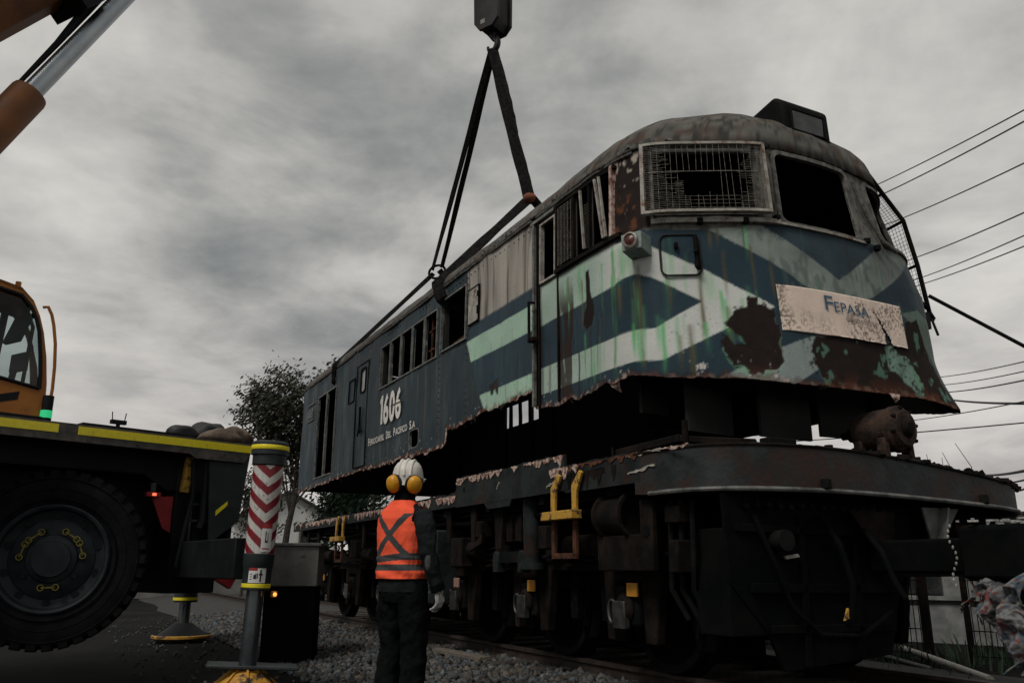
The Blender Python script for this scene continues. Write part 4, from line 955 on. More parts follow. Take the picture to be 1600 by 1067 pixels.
for (s0, s1, z0, z1) in ((.20, .62, 1.84, 1.85), (.22, .55, 1.71, 1.75), (-.86, -.74, 1.78, 1.9), (-1.0, -.8, 1.72, 1.76), (-1.98, -1.92, 1.78, 1.84)):
    n = 9; up = [(s0 + (s1 - s0) * i / n, z0 + (z1 - z0) * i / n + rg.uniform(0, .012)) for i in range(n + 1)]; lo_ = [(x, z - rg.uniform(.006, .028)) for x, z in up]; mb.prism(lo_ + up[::-1], -1.561, -1.553, 'xz')
mb.split('scraped_bare_patch', m_palepaint, uf, smooth=0)
# swept front apron
AP = [(.30, 1.555), (.72, 1.53), (.98, 1.40), (1.13, 1.14), (1.20, .72), (1.235, .25), (1.25, -.3), (1.25, -.8), (1.22, -1.25), (1.10, -1.62), (.80, -1.88), (.30, -1.95), (-.3, -1.95)]
apc = _catmull([(.0, 1.555)] + AP + [(-.8, -1.95)], 10); apl = np.concatenate([[0], np.cumsum(np.linalg.norm(np.diff(apc, axis=0), axis=1))]); apl /= apl[-1]
def apz(k): return 1.855 - .20 * sstep(.25, .85, k), 1.545 - .09 * sstep(.25, .9, k)
vs = []; n = len(apc)
for i in range(n):
    zt, zl = apz(apl[i]); s, v = apc[i]; zl += (float(vnoise(np.array(i * .33), np.array(7.), 9)) - .5) * .02; d = apc[min(i + 1, n - 1)] - apc[max(i - 1, 0)]; d /= np.linalg.norm(d); nx, nv = -d[1], d[0]
    zt += (float(vnoise(np.array(i * .9), np.array(2.), 8)) - .5) * .035 * (.3 + sstep(.3, .6, apl[i]))
    vs += [(s, -v, zl), (s, -v, zt), (s - .03 * nx, -(v - .03 * nv), zt), (s - .03 * nx, -(v - .03 * nv), zl)]
fs = []
for i in range(n - 1):
    for k in range(4): fs.append((i * 4 + k, (i + 1) * 4 + k, (i + 1) * 4 + (k + 1) % 4, i * 4 + (k + 1) % 4))
m_apron = mat_mix('rust_stained_apron_paint', (.011, .0145, .0155), (.027, .032, .0325), 5, .6, bump=.4, spec=.3, c3=(.030, .0155, .0115), s3=2.6, lo3=.47, hi3=.60)
MB().add(vs, fs).build('front_apron', m_apron, uf)
m_lip = mat_mix('worn_steel_lip', (.05, .053, .052), (.15, .15, .14), 7, .5, bump=.2)
mb = MB(); mb.tube([(apc[i][0] + .008, -apc[i][1] - .008 * (apc[i][1] > 1), apz(apl[i])[1] + .004) for i in range(4, n)], .017, 8); mb.build('apron_lip', m_lip, uf)
mb = MB(); mb.tube([(apc[i][0], -apc[i][1], apz(apl[i])[0] - .012) for i in range(0, n)], .012, 6); mb.build('apron_top_edge', m_brown, uf)
mb = MB(); 
for i in (42, 74): mb.box((apc[i][0] + .012, -apc[i][1], apz(apl[i])[1] + .05), (.05, .07, .07), rz=.4)
mb.split('apron_bolt', m_black, uf, bevel=.008)
# deck
top = [(s, v, apz(k)[0] - .02) for (s, v), k in zip(apc, apl)]
vs = [(s, -v, z) for s, v, z in top] + [(-10.45, -1.53, 1.78), (-10.45, 1.55, 1.78)]
nn_ = len(top); MB().add(vs, [tuple([nn_ + 0] + list(range(nn_)) + [nn_ + 1])]).build('deck_plate', m_brown, uf, smooth=0)
mb = MB(); rg = random.Random(4)
for k in range(150):
    s, v = rg.uniform(-3, 1.15), rg.uniform(-1.4, 1.5)
    if s > .9 and abs(v) > 1.0: continue
    mb.box((s, -v, 1.815 - .1 * sstep(.4, -1.3, v) * (s > .5) + rg.uniform(0, .02)), (rg.uniform(.03, .16), rg.uniform(.03, .14), rg.uniform(.02, .06)), rz=rg.uniform(0, 3), rx=rg.uniform(-.3, .3))
mb.build('deck_debris', m_brown, uf, smooth=0, kind='stuff')
mb = MB(); mb.bar((-.15, -1.38, 1.915), (.62, -1.36, 1.935), .07, .06); mb.bar((.60, -1.36, 1.93), (.98, -1.0, 1.88), .07, .05); mb.split('deck_beam', m_brown, uf, bevel=.01)
mb = MB(); mb.cyl((.66, -1.36, 1.90), (.66, -1.36, 2.06), .022, n=8); mb.cyl((-.2, -1.40, 1.84), (-.2, -1.40, 1.97), .012, n=6); mb.split('deck_stud', m_brown, uf)
MB().box((.98, -.80, 1.88), (.10, .26, .085)).build('deck_box', m_black, uf, bevel=.01)
mb = MB(); mb.cyl((1.10, -.44, 1.80), (1.10, -.44, 1.885), .03, n=8); mb.cyl((1.12, -.26, 1.80), (1.12, -.26, 1.85), .03, n=8); mb.split('deck_stud', m_black, uf)
rgd = random.Random(31); mb = MB()
for k in range(120):
    i = rgd.randrange(int(len(apc) * .42), len(apc) - 6); zt = apz(apl[i])[0]; mb.box((apc[i][0] - rgd.uniform(.0, .09), -apc[i][1] + rgd.uniform(-.03, .03), zt + rgd.uniform(-.01, .012)), (rgd.uniform(.02, .08), rgd.uniform(.02, .10), rgd.uniform(.012, .045)), rz=rgd.uniform(0, 3), rx=rgd.uniform(-.5, .5))
mb.build('edge_debris', m_brown, uf, smooth=0, kind='stuff')
# inner structure
MB().box((-4.7, 0, 1.5), (11.4, 1.0, .5)).build('centre_sill', m_void, uf)
MB().box((-4.8, 1.54, 1.72), (11.2, .03, .2)).build('far_sill', m_black, uf)
for s in np.arange(-10, 1, 1.1): MB().box((float(s), 0, 1.66), (.09, 3.0, .16)).build('cross_member', m_black, uf)
# front end: pilot plates, gussets, coupler
MB().prism([(-1.38, 1.52), (1.5, 1.45), (1.3, .98), (.25, .98), (.06, .46), (-.95, .40), (-1.05, .62), (-1.36, .95)], 1.0, 1.03, 'yz').build('pilot_plate', m_void, uf)
for y0_, z0_, y1_, z1_, w_ in ((-1.3, 1.30, .2, 1.28, .05), (-1.2, .92, .15, .90, .06), (-1.05, .66, .1, .64, .05), (-.75, .42, -.72, 1.4, .05), (-.25, .45, -.22, 1.4, .05)):
    MB().bar((1.045, y0_, z0_), (1.045, y1_, z1_), .03, w_).build('pilot_rib', m_void, uf, bevel=.004)
rgq = random.Random(21)
for k in range(14): MB().lathe([(.001, .03), (.02, .03), (.024, .018), (.024, 0)], (1.03, -1.2 + .1 * k, 1.45 + .01 * rgq.uniform(-1, 1)), (1, 0, 0), 6).build('pilot_bolt', m_brown, uf)
MB().tube([(1.06, -1.15, 1.38), (1.10, -1.05, 1.1), (1.08, -.9, .8), (1.12, -.7, .62), (1.10, -.3, .60), (1.08, .05, .75)], .018, 8).build('train_pipe', m_void, uf)
MB().tube([(1.06, -.55, 1.4), (1.16, -.5, 1.2), (1.20, -.45, .95), (1.14, -.42, .72)], .022, 8).build('air_hose', m_void, uf)
MB().prism([(-.90, 1.10), (-.78, 1.115), (-.79, 1.135), (-.91, 1.12)], 1.05, 1.07, 'yz').build('worn_tag', m_palepaint, uf)
MB().prism([(-.42, .70), (-.36, .72), (-.38, .78)], 1.06, 1.08, 'yz').build('yellow_marker', m_yellow, uf)
MB().cyl((1.03, -.95, 1.22), (1.14, -.95, 1.22), .07, n=20).build('end_cock', m_black, uf)
MB().box((.90, .1, 1.26), (.25, 2.3, .42)).build('buffer_beam', m_void, uf, bevel=.01)
MB().prism([(-.33, 1.44), (.13, 1.43), (.06, .99)], 1.11, 1.125, 'yz').build('gusset', m_brown, uf, smooth=0)
m_galv = mat_mix('pale_grey_steel', (.09, .095, .09), (.17, .175, .165), 8, .55, bump=.2)
MB().prism([(.41, 1.475), (.82, 1.475), (.50, 1.13)], 1.13, 1.145, 'yz').build('gusset', m_galv, uf, smooth=0)
MB().prism([(.60, 1.475), (.615, 1.475), (.505, 1.14), (.49, 1.14)], 1.145, 1.22, 'yz').build('gusset_web', m_galv, uf, smooth=0)
cp_ = MB(); cp_.box((1.5, 0, 1.12), (.9, .20, .22)); cpo = cp_.build('coupler', m_void, uf, bevel=.02)
kn = [(1.80, -.17), (2.05, -.20), (2.22, -.15), (2.26, -.03), (2.16, .03), (2.12, .10), (2.20, .18), (2.10, .24), (1.86, .20)]
MB().prism(kn, .97, 1.30, 'xy').build('coupler_knuckle', m_void, cpo, bevel=.03)
mb = MB(); rg = random.Random(2)
for k in range(12):
    a = k / 11; c = (1.80, -.22 - .03 * sin(a * 9), 1.30 - a * .36); mb.ball(c, .0075, (1, 1, 1.6), 8, 6)
m_chalk = mat_mix('chalky_white', (.22, .215, .205), (.40, .39, .37), 20, .8, bump=.3)
mb.build('chain', m_chalk, cpo)
mb = MB()
for k in range(22): mb.box((rg.uniform(1.78, 2.25), rg.uniform(-.24, .22), 1.315 + rg.uniform(0, .02)), (rg.uniform(.01, .06), rg.uniform(.01, .05), .012), rz=rg.uniform(0, 3))
mb.build('flaking_scale', m_chalk, cpo, smooth=0, kind='stuff')
mb = MB(); mb.tube([(1.12, -.20, 1.30), (1.3, -.26, 1.15), (1.40, -.28, .95), (1.45, -.26, .85)], .02, 8); mb.build('brake_hose', m_void, uf)
mb = MB(); mb.cyl((1.0, .95, 1.32), (1.14, .95, 1.32), .045, n=14); mb.build('end_cock', m_rust, uf)
# rag caught on the coupler
rgm = MB(); nu, nv = 60, 70; vs = []
for j in range(nv + 1):
    for i in range(nu + 1):
        u, w = i / nu, j / nv; x = 1.86 + .40 * u + .05 * sin(w * 7 + u * 3); drop = w * .55
        yy = -.26 - .045 * sin(u * 17 + w * 3) * (0.3 + w) - .05 * w + (float(fbm(np.array(u * 7), np.array(w * 8.), 13, 4)) - .5) * .16; zz_ = 1.0 - drop + .05 * sin(u * 9) + .08 * (1 - u) * w + (float(vnoise(np.array(u * 9), np.array(w * 9.), 3)) - .5) * .03
        if w < .18: yy += .2 * (1 - w / .18); zz_ += 0
        vs.append((x, yy, zz_))
fs = [(j * (nu + 1) + i, j * (nu + 1) + i + 1, (j + 1) * (nu + 1) + i + 1, (j + 1) * (nu + 1) + i) for j in range(nv) for i in range(nu) if not (j > 26 + 10 * sin(i * .9) and i < 26 + (j - 26) * .3)]
ragr = root('rag', LOCO, LOCO_ROT, (1.95, -.25, .45), label='tattered printed rag hanging from the coupler at right edge', cat='rag')
ro = MB().add(vs, fs).build('cloth', None, ragr, smooth=60)
uvw = np.array([v.co[:] for v in ro.data.vertices]); n1 = fbm(uvw[:, 0] * 40, uvw[:, 2] * 40, 5, 2); n2 = fbm(uvw[:, 0] * 55 + 9, uvw[:, 2] * 55, 6, 2)
cc = np.zeros((len(uvw), 4)); cc[:, :3] = (.15, .15, .147); cc[n1 > .63, :3] = (.14, .04, .035); cc[n2 > .62, :3] = (.05, .075, .10); cc[(n1 < .36), :3] = (.05, .05, .05); cc[:, 3] = .9; set_paint(ro.data, cc)
m_cloth = mat_attr('printed_cloth', rough=.9, bump=.1, bscale=90); ro.data.materials.clear(); ro.data.materials.append(m_cloth)
so = ro.modifiers.new('sub', 'SUBSURF'); so.levels = 1; so.render_levels = 1; so = ro.modifiers.new('sol', 'SOLIDIFY'); so.thickness = .004
# hanging black sheet behind the rag
mb = MB(); mb.add([(1.98, -.02, .98), (2.3, -.02, .98), (2.25, .05, .45), (2.05, -.06, .40)], [(0, 1, 2, 3)]); o = mb.build('hanging_flap', m_rubber, uf); o.modifiers.new('sol', 'SOLIDIFY').thickness = .01

# running gear hung on the near side
def reservoir(s0, s1, v, z, r):
    ro_ = MB().lathe([(.001, s0 + .02), (r * .86, s0 + .02), (r * .9, s0), (r * 1.08, s0), (r * 1.08, s0 + .03), (r * .93, s0 + .04), (r * .93, s1 - .05), (r * 1.12, s1 - .04), (r * 1.12, s1), (r * .95, s1), (r * .9, s1 - .05), (r * .3, s1 - .06), (.001, s1 - .06)], (0, -v, z), (1, 0, 0), 36).build('air_reservoir', m_brown, uf)
    MB().box(((s0 + s1) / 2, -v, z + r + .10), (.06, .2, .22)).build('hanger', m_black, ro_)
reservoir(-.28, .10, 1.40, 1.43, .16); reservoir(-4.35, -3.95, 1.25, 1.43, .12); reservoir(-6.2, -5.5, 1.2, 1.35, .16)
mb = MB(); mb.cyl((-1.52, -1.42, 1.05), (-1.52, -1.42, 1.70), .075, .085, 20); mb.cyl((-1.52, -1.42, 1.03), (-1.52, -1.42, 1.09), .12, n=20); mb.build('support_post', m_chassis, uf)
MB().prism([(-2.2, 1.69), (-1.98, 1.69), (-2.04, 1.22), (-2.16, 1.22)], -1.48, -1.44, 'xz').build('hanger_plate', m_brown, uf)
for s in (-1.95, -1.76): MB().prism([(s - .06, 1.28), (s + .06, 1.28), (s + .06, 1.48), (s + .01, 1.53), (s - .06, 1.48)], -1.44, -1.40, 'xz').build('tie_lug', m_brown, uf, bevel=.006)
for s in (-2.12, -1.60): MB().prism([(s - .06, 1.0), (s + .06, 1.0), (s + .06, 1.18), (s - .02, 1.20), (s - .06, 1.15)], -1.50, -1.42, 'xz').build('side_bearing', m_chassis, uf, bevel=.008)
MB().box((-1.86, -1.46, 1.14), (.42, .05, .10)).build('bearing_bar', m_black, uf)
MB().prism([(-2.75, 1.20), (-2.45, 1.28), (-2.42, 1.38), (-2.5, 1.34)], -1.5, -1.46, 'xz').build('bracket', m_brown, uf)
mb = MB(); mb.box((.33, -1.47, 1.27), (.15, .05, .50)); mb.build('jack_pad_plate', m_brown, uf, bevel=.01)
MB().cyl((.33, -1.50, 1.30), (.33, -1.455, 1.30), .045, n=16).build('plate_hole', m_black, uf)
MB().box((-.03, -1.46, 1.15), (.62, .04, .26)).build('equaliser_plate', m_brown, uf, bevel=.01)
for s, v, z, w, h in ((-4.9, 1.35, 1.15, 1.1, .75), (-3.75, 1.35, 1.05, .45, .8)):
    bo = MB().box((s, -v, z), (w, .4, h)).build('battery_box', m_chassis, uf, bevel=.02); MB().box((s, -v - .21, z + .1), (w * .5, .02, .10)).build('lid_latch', m_brown, bo)
MB().box((-4.6, .4, .95), (1.6, 1.5, .7)).build('fuel_tank', m_void, uf, bevel=.05)
rgp = random.Random(12)
for z, r_, m_ in ((1.62, .022, m_black), (1.57, .016, m_brown), (1.50, .028, m_void)):
    pts = [(-10 + .5 * i, -1.40 - .03 * rgp.random(), z + .02 * rgp.uniform(-1, 1)) for i in range(21)]; MB().tube(pts, r_, 8).build('air_pipe', m_, uf)
for s_q in (-9.6, -8.9, -6.4, -5.2, -3.3, -2.65):
    MB().prism([(s_q - .07, 1.68), (s_q + .07, 1.68), (s_q + .04, 1.30), (s_q - .04, 1.30)], -1.50, -1.47, 'xz').build('hanger_plate', m_brown, uf, bevel=.004)
for s_q, z_q, w_q, h_q in ((-2.6, 1.42, .22, .16), (-1.22, 1.30, .14, .2), (.62, 1.40, .16, .12), (.62, 1.12, .1, .22), (-3.1, 1.2, .3, .3), (-6.9, 1.3, .3, .25), (-8.9, 1.25, .3, .3)):
    MB().box((s_q, -1.42, z_q), (w_q, .14, h_q)).build('junction_box', m_brown, uf, bevel=.012)
for s_q in (.50, .62, .74):
    MB().tube([(s_q, -1.40, 1.5), (s_q + .03, -1.43, 1.2), (s_q - .05, -1.38, .9), (s_q + .02, -1.30, .7)], .02, 8).build('sand_pipe', m_black, uf)
mb = MB(); mb.prism([(.70, .62), (1.02, .62), (1.02, 1.30), (.62, 1.30)], -1.36, -1.0, 'xz'); mb.build('sand_box', m_void, uf, bevel=.01)
def step(s, label=None):
    st = bpy.data.objects.new('access_step', None); COL.objects.link(st); st.parent = uf; st.empty_display_size = .1
    for d in (-.17, .17):
        MB().prism([(s + d - .03, 1.48), (s + d + .035, 1.48), (s + d + .045, 1.64), (s + d + .13, 1.78), (s + d + .09, 1.80), (s + d - .03, 1.69)], -1.60, -1.575, 'xz').build('bracket_arm', m_yellow, st, bevel=.004)
    MB().box((s + .0, -1.62, 1.455), (.50, .10, .07)).build('tread', m_yellow, st, bevel=.006)
    mb = MB(); 
    for d in (-.17, .17): mb.box((s + d, -1.585, 1.28), (.05, .03, .32))
    mb.box((s, -1.585, 1.135), (.39, .03, .045)); mb.build('lower_hoop', m_rust, st, bevel=.004)
step(-.66); step(-7.3)

# ---------------------------------------------------------------- bogies
def wheelset(bg_, x):
    for y in (-.87, .87):
        sg = -1 if y < 0 else 1
        w = MB().lathe([(.001, -.05), (.13, -.06), (.15, -.03), (.36, -.01), (.42, -.055), (.485, -.06), (.50, .03), (.535, .045), (.535, .07), (.42, .07), (.36, .03), (.001, .03)], (x, y, .75), (0, -sg, 0), 48).build('wheel', m_void, bg_)
        MB().lathe([(.425, -.062), (.486, -.066), (.497, -.03)], (x, y, .75), (0, -sg, 0), 48).build('tyre', m_black, w)
    MB().cyl((x, -1.2, .75), (x, 1.2, .75), .085, n=16).build('axle', m_black, bg_)
    for sg in (-1, 1):
        jb = MB().box((x, sg * 1.2, .76), (.30, .24, .30)).build('journal_box', m_black, bg_, bevel=.03)
        MB().lathe([(.001, .05), (.08, .05), (.11, .02), (.11, -.02)], (x, sg * 1.32, .75), (0, sg, 0), 20).build('journal_cap', m_brown, jb)
def make_bogie(sc, label, refl):
    bg_ = root('bogie', LOCO, LOCO_ROT, (sc, 0, .25), label=label, cat='bogie', group='three axle bogies under the underframe')
    for sg in (-1, 1):
        y = sg * 1.26; poly = [(-2.2, 1.08), (-2.0, 1.02)]
        for x in (-1.6, 0, 1.6):
            poly += [(x - .34, 1.02), (x - .30, .50), (x - .20, .50), (x - .17, .95), (x + .17, .95), (x + .20, .50), (x + .34, .50), (x + .42, 1.02)]
        poly += [(2.15, 1.02), (2.3, 1.10), (2.25, 1.22), (1.9, 1.36), (.9, 1.30), (0, 1.20), (-.9, 1.30), (-1.9, 1.36), (-2.2, 1.22)]
        MB().prism(poly, y - .04, y + .04, 'xz').build('side_frame', m_brown, bg_, bevel=.012)
        for x in (-.8, .8):
            sp_o = MB(); pts = [(x + .075 * cos(a * 1.0), y + sg * .02 + .075 * sin(a * 1.0), 1.02 + a * .0085) for a in np.arange(0, 34, .45)]; sp_o.tube(pts, .016, 6); sp_o.build('coil_spring', m_brown, bg_)
        for x in (-1.05, -.55, .55, 1.05): MB().prism([(x - .05, .62), (x + .05, .62), (x + .08, 1.1), (x - .08, 1.1)], sg * 1.12 - .03, sg * 1.12 + .03, 'xz').build('brake_hanger', m_black, bg_)
        mb = MB(); mb.cyl((-1.25, sg * 1.36, 1.22), (-.85, sg * 1.36, 1.22), .09, n=18); mb.cyl((.85, sg * 1.36, 1.22), (1.25, sg * 1.36, 1.22), .09, n=18); mb.split('brake_cylinder', m_brown, bg_)
    rgb = random.Random(int(sc * 10))
    for sg in (-1, 1):
        for x in (-2.15, -1.02, -.58, .58, 1.02, 2.12):
            MB().prism([(x - .10, .45), (x + .10, .45), (x + .16, .75), (x + .12, 1.05), (x - .12, 1.05), (x - .16, .75)], sg * .96 - .05, sg * .96 + .05, 'xz').build('brake_shoe', m_void, bg_, bevel=.02)
            MB().bar((x, sg * 1.05, .55), (x + .18, sg * 1.08, 1.25), .05, .03).build('brake_lever', m_black, bg_)
        mb = MB(); pts = [(-2.2 + .2 * i, sg * 1.34, 1.12 + .03 * rgb.uniform(-1, 1)) for i in range(23)]; mb.tube(pts, .014, 6); mb.build('brake_pipe', m_black, bg_)
        for x in (-1.9, -1.3, -.3, .3, 1.3, 1.9):
            for dz in (1.12, 1.24):
                MB().lathe([(.001, .045), (.018, .045), (.02, .035), (.02, .0)], (x + rgb.uniform(-.02, .02), sg * 1.30, dz), (0, sg, 0), 6).build('frame_bolt', m_brown, bg_)
    MB().bar((-2.1, -.45, .62), (2.1, -.45, .62), .06, .5).build('brake_rigging', m_void, bg_)
    MB().box((0, 0, .98), (4.3, .5, .3)).build('bolster', m_void, bg_)
    for x in (-1.6, 0, 1.6): wheelset(bg_, x); MB().box((x - .45, 0, .72), (.6, .9, .55)).build('traction_motor', m_void, bg_, bevel=.06)
    for x, m_ in refl: MB().box((x, -1.345, .885), (.13, .02, .10)).build('reflector', m_, bg_, bevel=.004)
    for x in (-1.6, 0, 1.6):
        mb = MB(); c = Vector((x - .12, -1.37, .72)); pts = [c + Vector((.05 * cos(a), 0, .085 * sin(a))) for a in np.linspace(0, 2 * pi, 18)]; mb.tube(pts, .014, 6, cap=False); mb.box((x - .02, -1.36, .70), (.16, .05, .2)); mb.build('lifting_shackle', m_steel, bg_, bevel=.005)
    for o in bg_.children:
        pass
    return bg_
ORIG = MB.build
def bog_build(sc):
    # parts are written about the bogie centre: shift them to the bogie's place along the frame
    def f(self, *a, **k):
        self.v = [(x + sc, y, z) for x, y, z in self.v]; return ORIG(self, *a, **k)
    return f
m_refl_pale = mat_mix('faded_reflector', (.30, .16, .13), (.40, .24, .2), 40, .5, bump=0)
MB.build = bog_build(-1.8); make_bogie(-1.8, 'front bogie under the nose end with orange reflectors on its axle boxes', [(1.72, m_orange_refl), (.12, m_orange_refl), (-1.6, m_refl_pale)])
MB.build = bog_build(-7.5); make_bogie(-7.5, 'rear bogie under the far end of the underframe behind the worker', [(1.6, m_refl_pale), (-1.5, m_orange_refl)])
MB.build = ORIG
for s in (-8.6, -6.9):   # small side lamps on the far part of the sill
    pass

# electric motor standing on the deck edge
mr = root('electric_motor', LOCO, LOCO_ROT, (1.02, .22, 1.74), label='rusty round electric motor standing on the front of the underframe', cat='motor')
m_motor = mat_mix('flaking_rusty_casting', (.014, .0105, .009), (.055, .034, .025), 9, .9, bump=.6, spec=.2, c3=(.10, .05, .03), s3=6, lo3=.56, hi3=.68)
Mc = Vector((1.03, .22, 2.04)); axm = Vector((.62, .78, 0)).normalized()
ax = Vector((1, .12, 0)).normalized()
MB().lathe([(.001, -.20), (.10, -.20), (.14, -.18), (.16, -.12), (.165, .10), (.175, .105), (.175, .15), (.155, .17), (.13, .20), (.001, .205)], Mc, ax, 40).build('casing', m_motor, mr)
MB().lathe([(.001, .235), (.045, .235), (.06, .22), (.075, .205), (.075, .19)], Mc, ax, 20).build('bearing_cap', m_brown, mr)
for k in range(8):
    a = k * pi / 4 + .2; px_ = ax.orthogonal().normalized(); qx_ = ax.cross(px_); c = Mc + (px_ * cos(a) + qx_ * sin(a)) * .152
    MB().lathe([(.001, .03), (.013, .03), (.015, .02), (.015, 0)], c + ax * .165, ax, 6).build('cover_bolt', m_brown, mr)


for dx in (-.11, .10):
    for dy in (-.13, .13):
        MB().prism([(Mc.x + dx - .035, 1.97), (Mc.x + dx + .035, 1.97), (Mc.x + dx + .045, 1.75), (Mc.x + dx - .045, 1.75)], Mc.y + dy - .03, Mc.y + dy + .03, 'xz').build('foot', m_motor, mr, bevel=.012)
mb = MB(); mb.cyl(Mc + ax * -.34, Mc + ax * -.18, .03, n=10); mb.cyl(Mc + ax * -.27, Mc + ax * -.24, .055, n=12); mb.build('shaft', m_brown, mr)
MB().box((Mc.x - .03, Mc.y, 1.755), (.36, .36, .03)).build('base_plate', m_black, mr, bevel=.005)
# ================================================================== MOBILE CRANE
cr_ = root('mobile_crane', CRANE, CRANE_ROT, (-2.5, 1.3, 0), label='orange and black mobile crane with lifted wheels and striped outrigger jack', cat='crane')
m_orange = mat_mix('crane_orange_paint', (.32, .108, .011), (.39, .138, .016), 3, .5, bump=.06, c3=(.19, .065, .016), s3=4, lo3=.58, hi3=.75)
m_crblack = mat_mix('crane_black', (.005, .0063, .007), (.0095, .011, .0117), 3, .65, bump=.1, spec=.2)
m_crdark = mat_mix('crane_dark_teal', (.016, .022, .024), (.028, .035, .037), 4, .5, bump=.1)
m_tape = mat_mix('yellow_tape', (.80, .66, .02), (.86, .73, .035), 20, .35, bump=.03, c3=(.5, .4, .03), s3=9, lo3=.6, hi3=.7)
m_deckgrey = mat_mix('worn_deck_edge', (.05, .046, .042), (.11, .095, .082), 8, .6, bump=.3, c3=(.15, .08, .05), s3=6, lo3=.6, hi3=.7)
m_tyre = mat_mix('tyre_rubber', (.005, .0056, .006), (.010, .0105, .0105), 7, .9, bump=.25, spec=.08)
m_rim = mat_mix('grey_rim', (.012, .015, .018), (.024, .028, .032), 6, .55, bump=.1, spec=.2)
m_boom = mat_mix('shaded_boom_orange', (.125, .043, .010), (.19, .067, .014), 2.5, .6, bump=.08, c3=(.05, .025, .012), s3=2, lo3=.5, hi3=.7)  # darker crane orange for boom and cylinder; their underside shade is in the colour
m_dulltape = mat_mix('dirty_yellow_plastic', (.13, .11, .015), (.22, .18, .03), 20, .7, bump=0)
m_red = mat_mix('red_paint', (.28, .02, .025), (.36, .03, .035), 8, .5, bump=.1)
# deck and its taped edge
MB().box((-4.3, 1.36, 2.27), (8.6, 2.66, .05)).build('deck', m_crblack, cr_, bevel=.004)
MB().prism([(-8.6, 2.14), (-.72, 2.14), (-.66, 2.10), (-.12, 2.10), (.02, 2.30), (-8.6, 2.30)], 0, .03, 'xz').build('deck_edge', m_deckgrey, cr_, smooth=0)
for a, b in ((-8.6, -1.97), (-1.80, -.01)): MB().box(((a + b) / 2, -.004, 2.243), (b - a, .006, .075)).build('reflective_tape', m_tape, cr_, smooth=0)
mb = MB()
for k in range(18): mb.cyl((-8 + k * .45, -.008, 2.165), (-8 + k * .45, .01, 2.165), .012, n=8)
mb.split('edge_bolt', m_steel, cr_)
mb = MB(); mb.box((-1.25, .25, 2.315), (1.0, .4, .03)); mb.box((-3.2, .2, 2.32), (2.2, .3, .03)); mb.box((-.4, .9, 2.31), (.7, 1.2, .03)); mb.split('deck_tread', m_crblack, cr_)
mb = MB(); mb.box((-1.21, .6, 2.37), (.03, .03, .16)); mb.box((-1.21, .6, 2.46), (.15, .05, .04)); mb.cyl((-1.27, .6, 2.47), (-1.28, .6, 2.56), .005, n=6); mb.cyl((-1.15, .6, 2.47), (-1.14, .6, 2.56), .005, n=6); mb.build('deck_bracket', m_crblack, cr_)
# chassis
MB().box((-4.6, 1.4, 1.55), (8.0, 1.5, .95)).build('chassis', m_crblack, cr_, bevel=.01)
MB().prism([(-8.6, 1.80), (-2.75, 1.80), (-2.6, 1.95), (-1.05, 1.95), (-.8, 1.80), (-.68, 1.80), (-.68, 2.13), (-8.6, 2.13)], .30, .36, 'xz').build('side_panel', m_crblack, cr_, smooth=0)
MB().box((-.45, 1.4, 1.3), (.5, 2.3, 1.0)).build('outrigger_housing', m_crblack, cr_, bevel=.01)
MB().box((-.14, 1.4, 1.62), (.05, 2.5, 1.25)).build('rear_panel', m_crblack, cr_)
MB().box((-1.80, .62, 1.95), (1.75, .62, .03)).build('mudguard', m_crblack, cr_)
MB().box((-.63, .20, 1.95), (.075, .06, .36), ry=.08).build('orange_post', m_yellow, cr_, bevel=.006)
lr = MB().box((-.95, .22, 1.735), (.14, .06, .045)).build('side_lamp', m_red, cr_, bevel=.006)
m_lit, t_, b_ = nodes_mat('lit_red_lamp'); b_.inputs['Base Color'].default_value = (.6, .05, .02, 1); b_.inputs['Emission Color'].default_value = (1, .18, .08, 1); b_.inputs['Emission Strength'].default_value = 1.2
MB().box((-.95, .186, 1.735), (.035, .015, .025)).build('lamp_lens', m_lit, lr)
MB().box((-.95, .24, 1.80), (.05, .04, .10)).build('lamp_bracket', m_steel, lr)
MB().prism([(-.48, 2.13), (-.02, 2.22), (-.10, 1.50), (-.40, 1.28)], .06, .09, 'xz').build('rear_mudflap', m_crdark, cr_, smooth=0)
MB().prism([(-.36, 1.55), (-.24, 1.66), (-.24, 1.70), (-.36, 1.60)], .052, .058, 'xz').build('flap_marking', m_tape, cr_, smooth=0)
mb = MB(); mb.tube([(-.62, .12, 2.1), (-.60, .10, 1.75), (-.66, .08, 1.4), (-.70, .1, 1.05)], .022, 8); mb.tube([(-.48, .12, 2.1), (-.47, .1, 1.5), (-.50, .1, 1.42)], .035, 8); mb.split('hydraulic_hose', m_crblack, cr_)
mb = MB()
for z in (1.50, 1.66): mb.bar((-.58, .15, z), (-.38, .15, z), .02, .02)
mb.bar((-.58, .15, 1.3), (-.58, .15, 1.85), .02, .02); mb.build('ladder_rung', m_steel, cr_)
mb = MB(); mb.prism([(-.92, 1.72), (-.66, 1.74), (-.70, 1.38), (-.78, 1.42)], .30, .32, 'xz'); mb.build('rear_reflector', m_red, cr_, smooth=0)
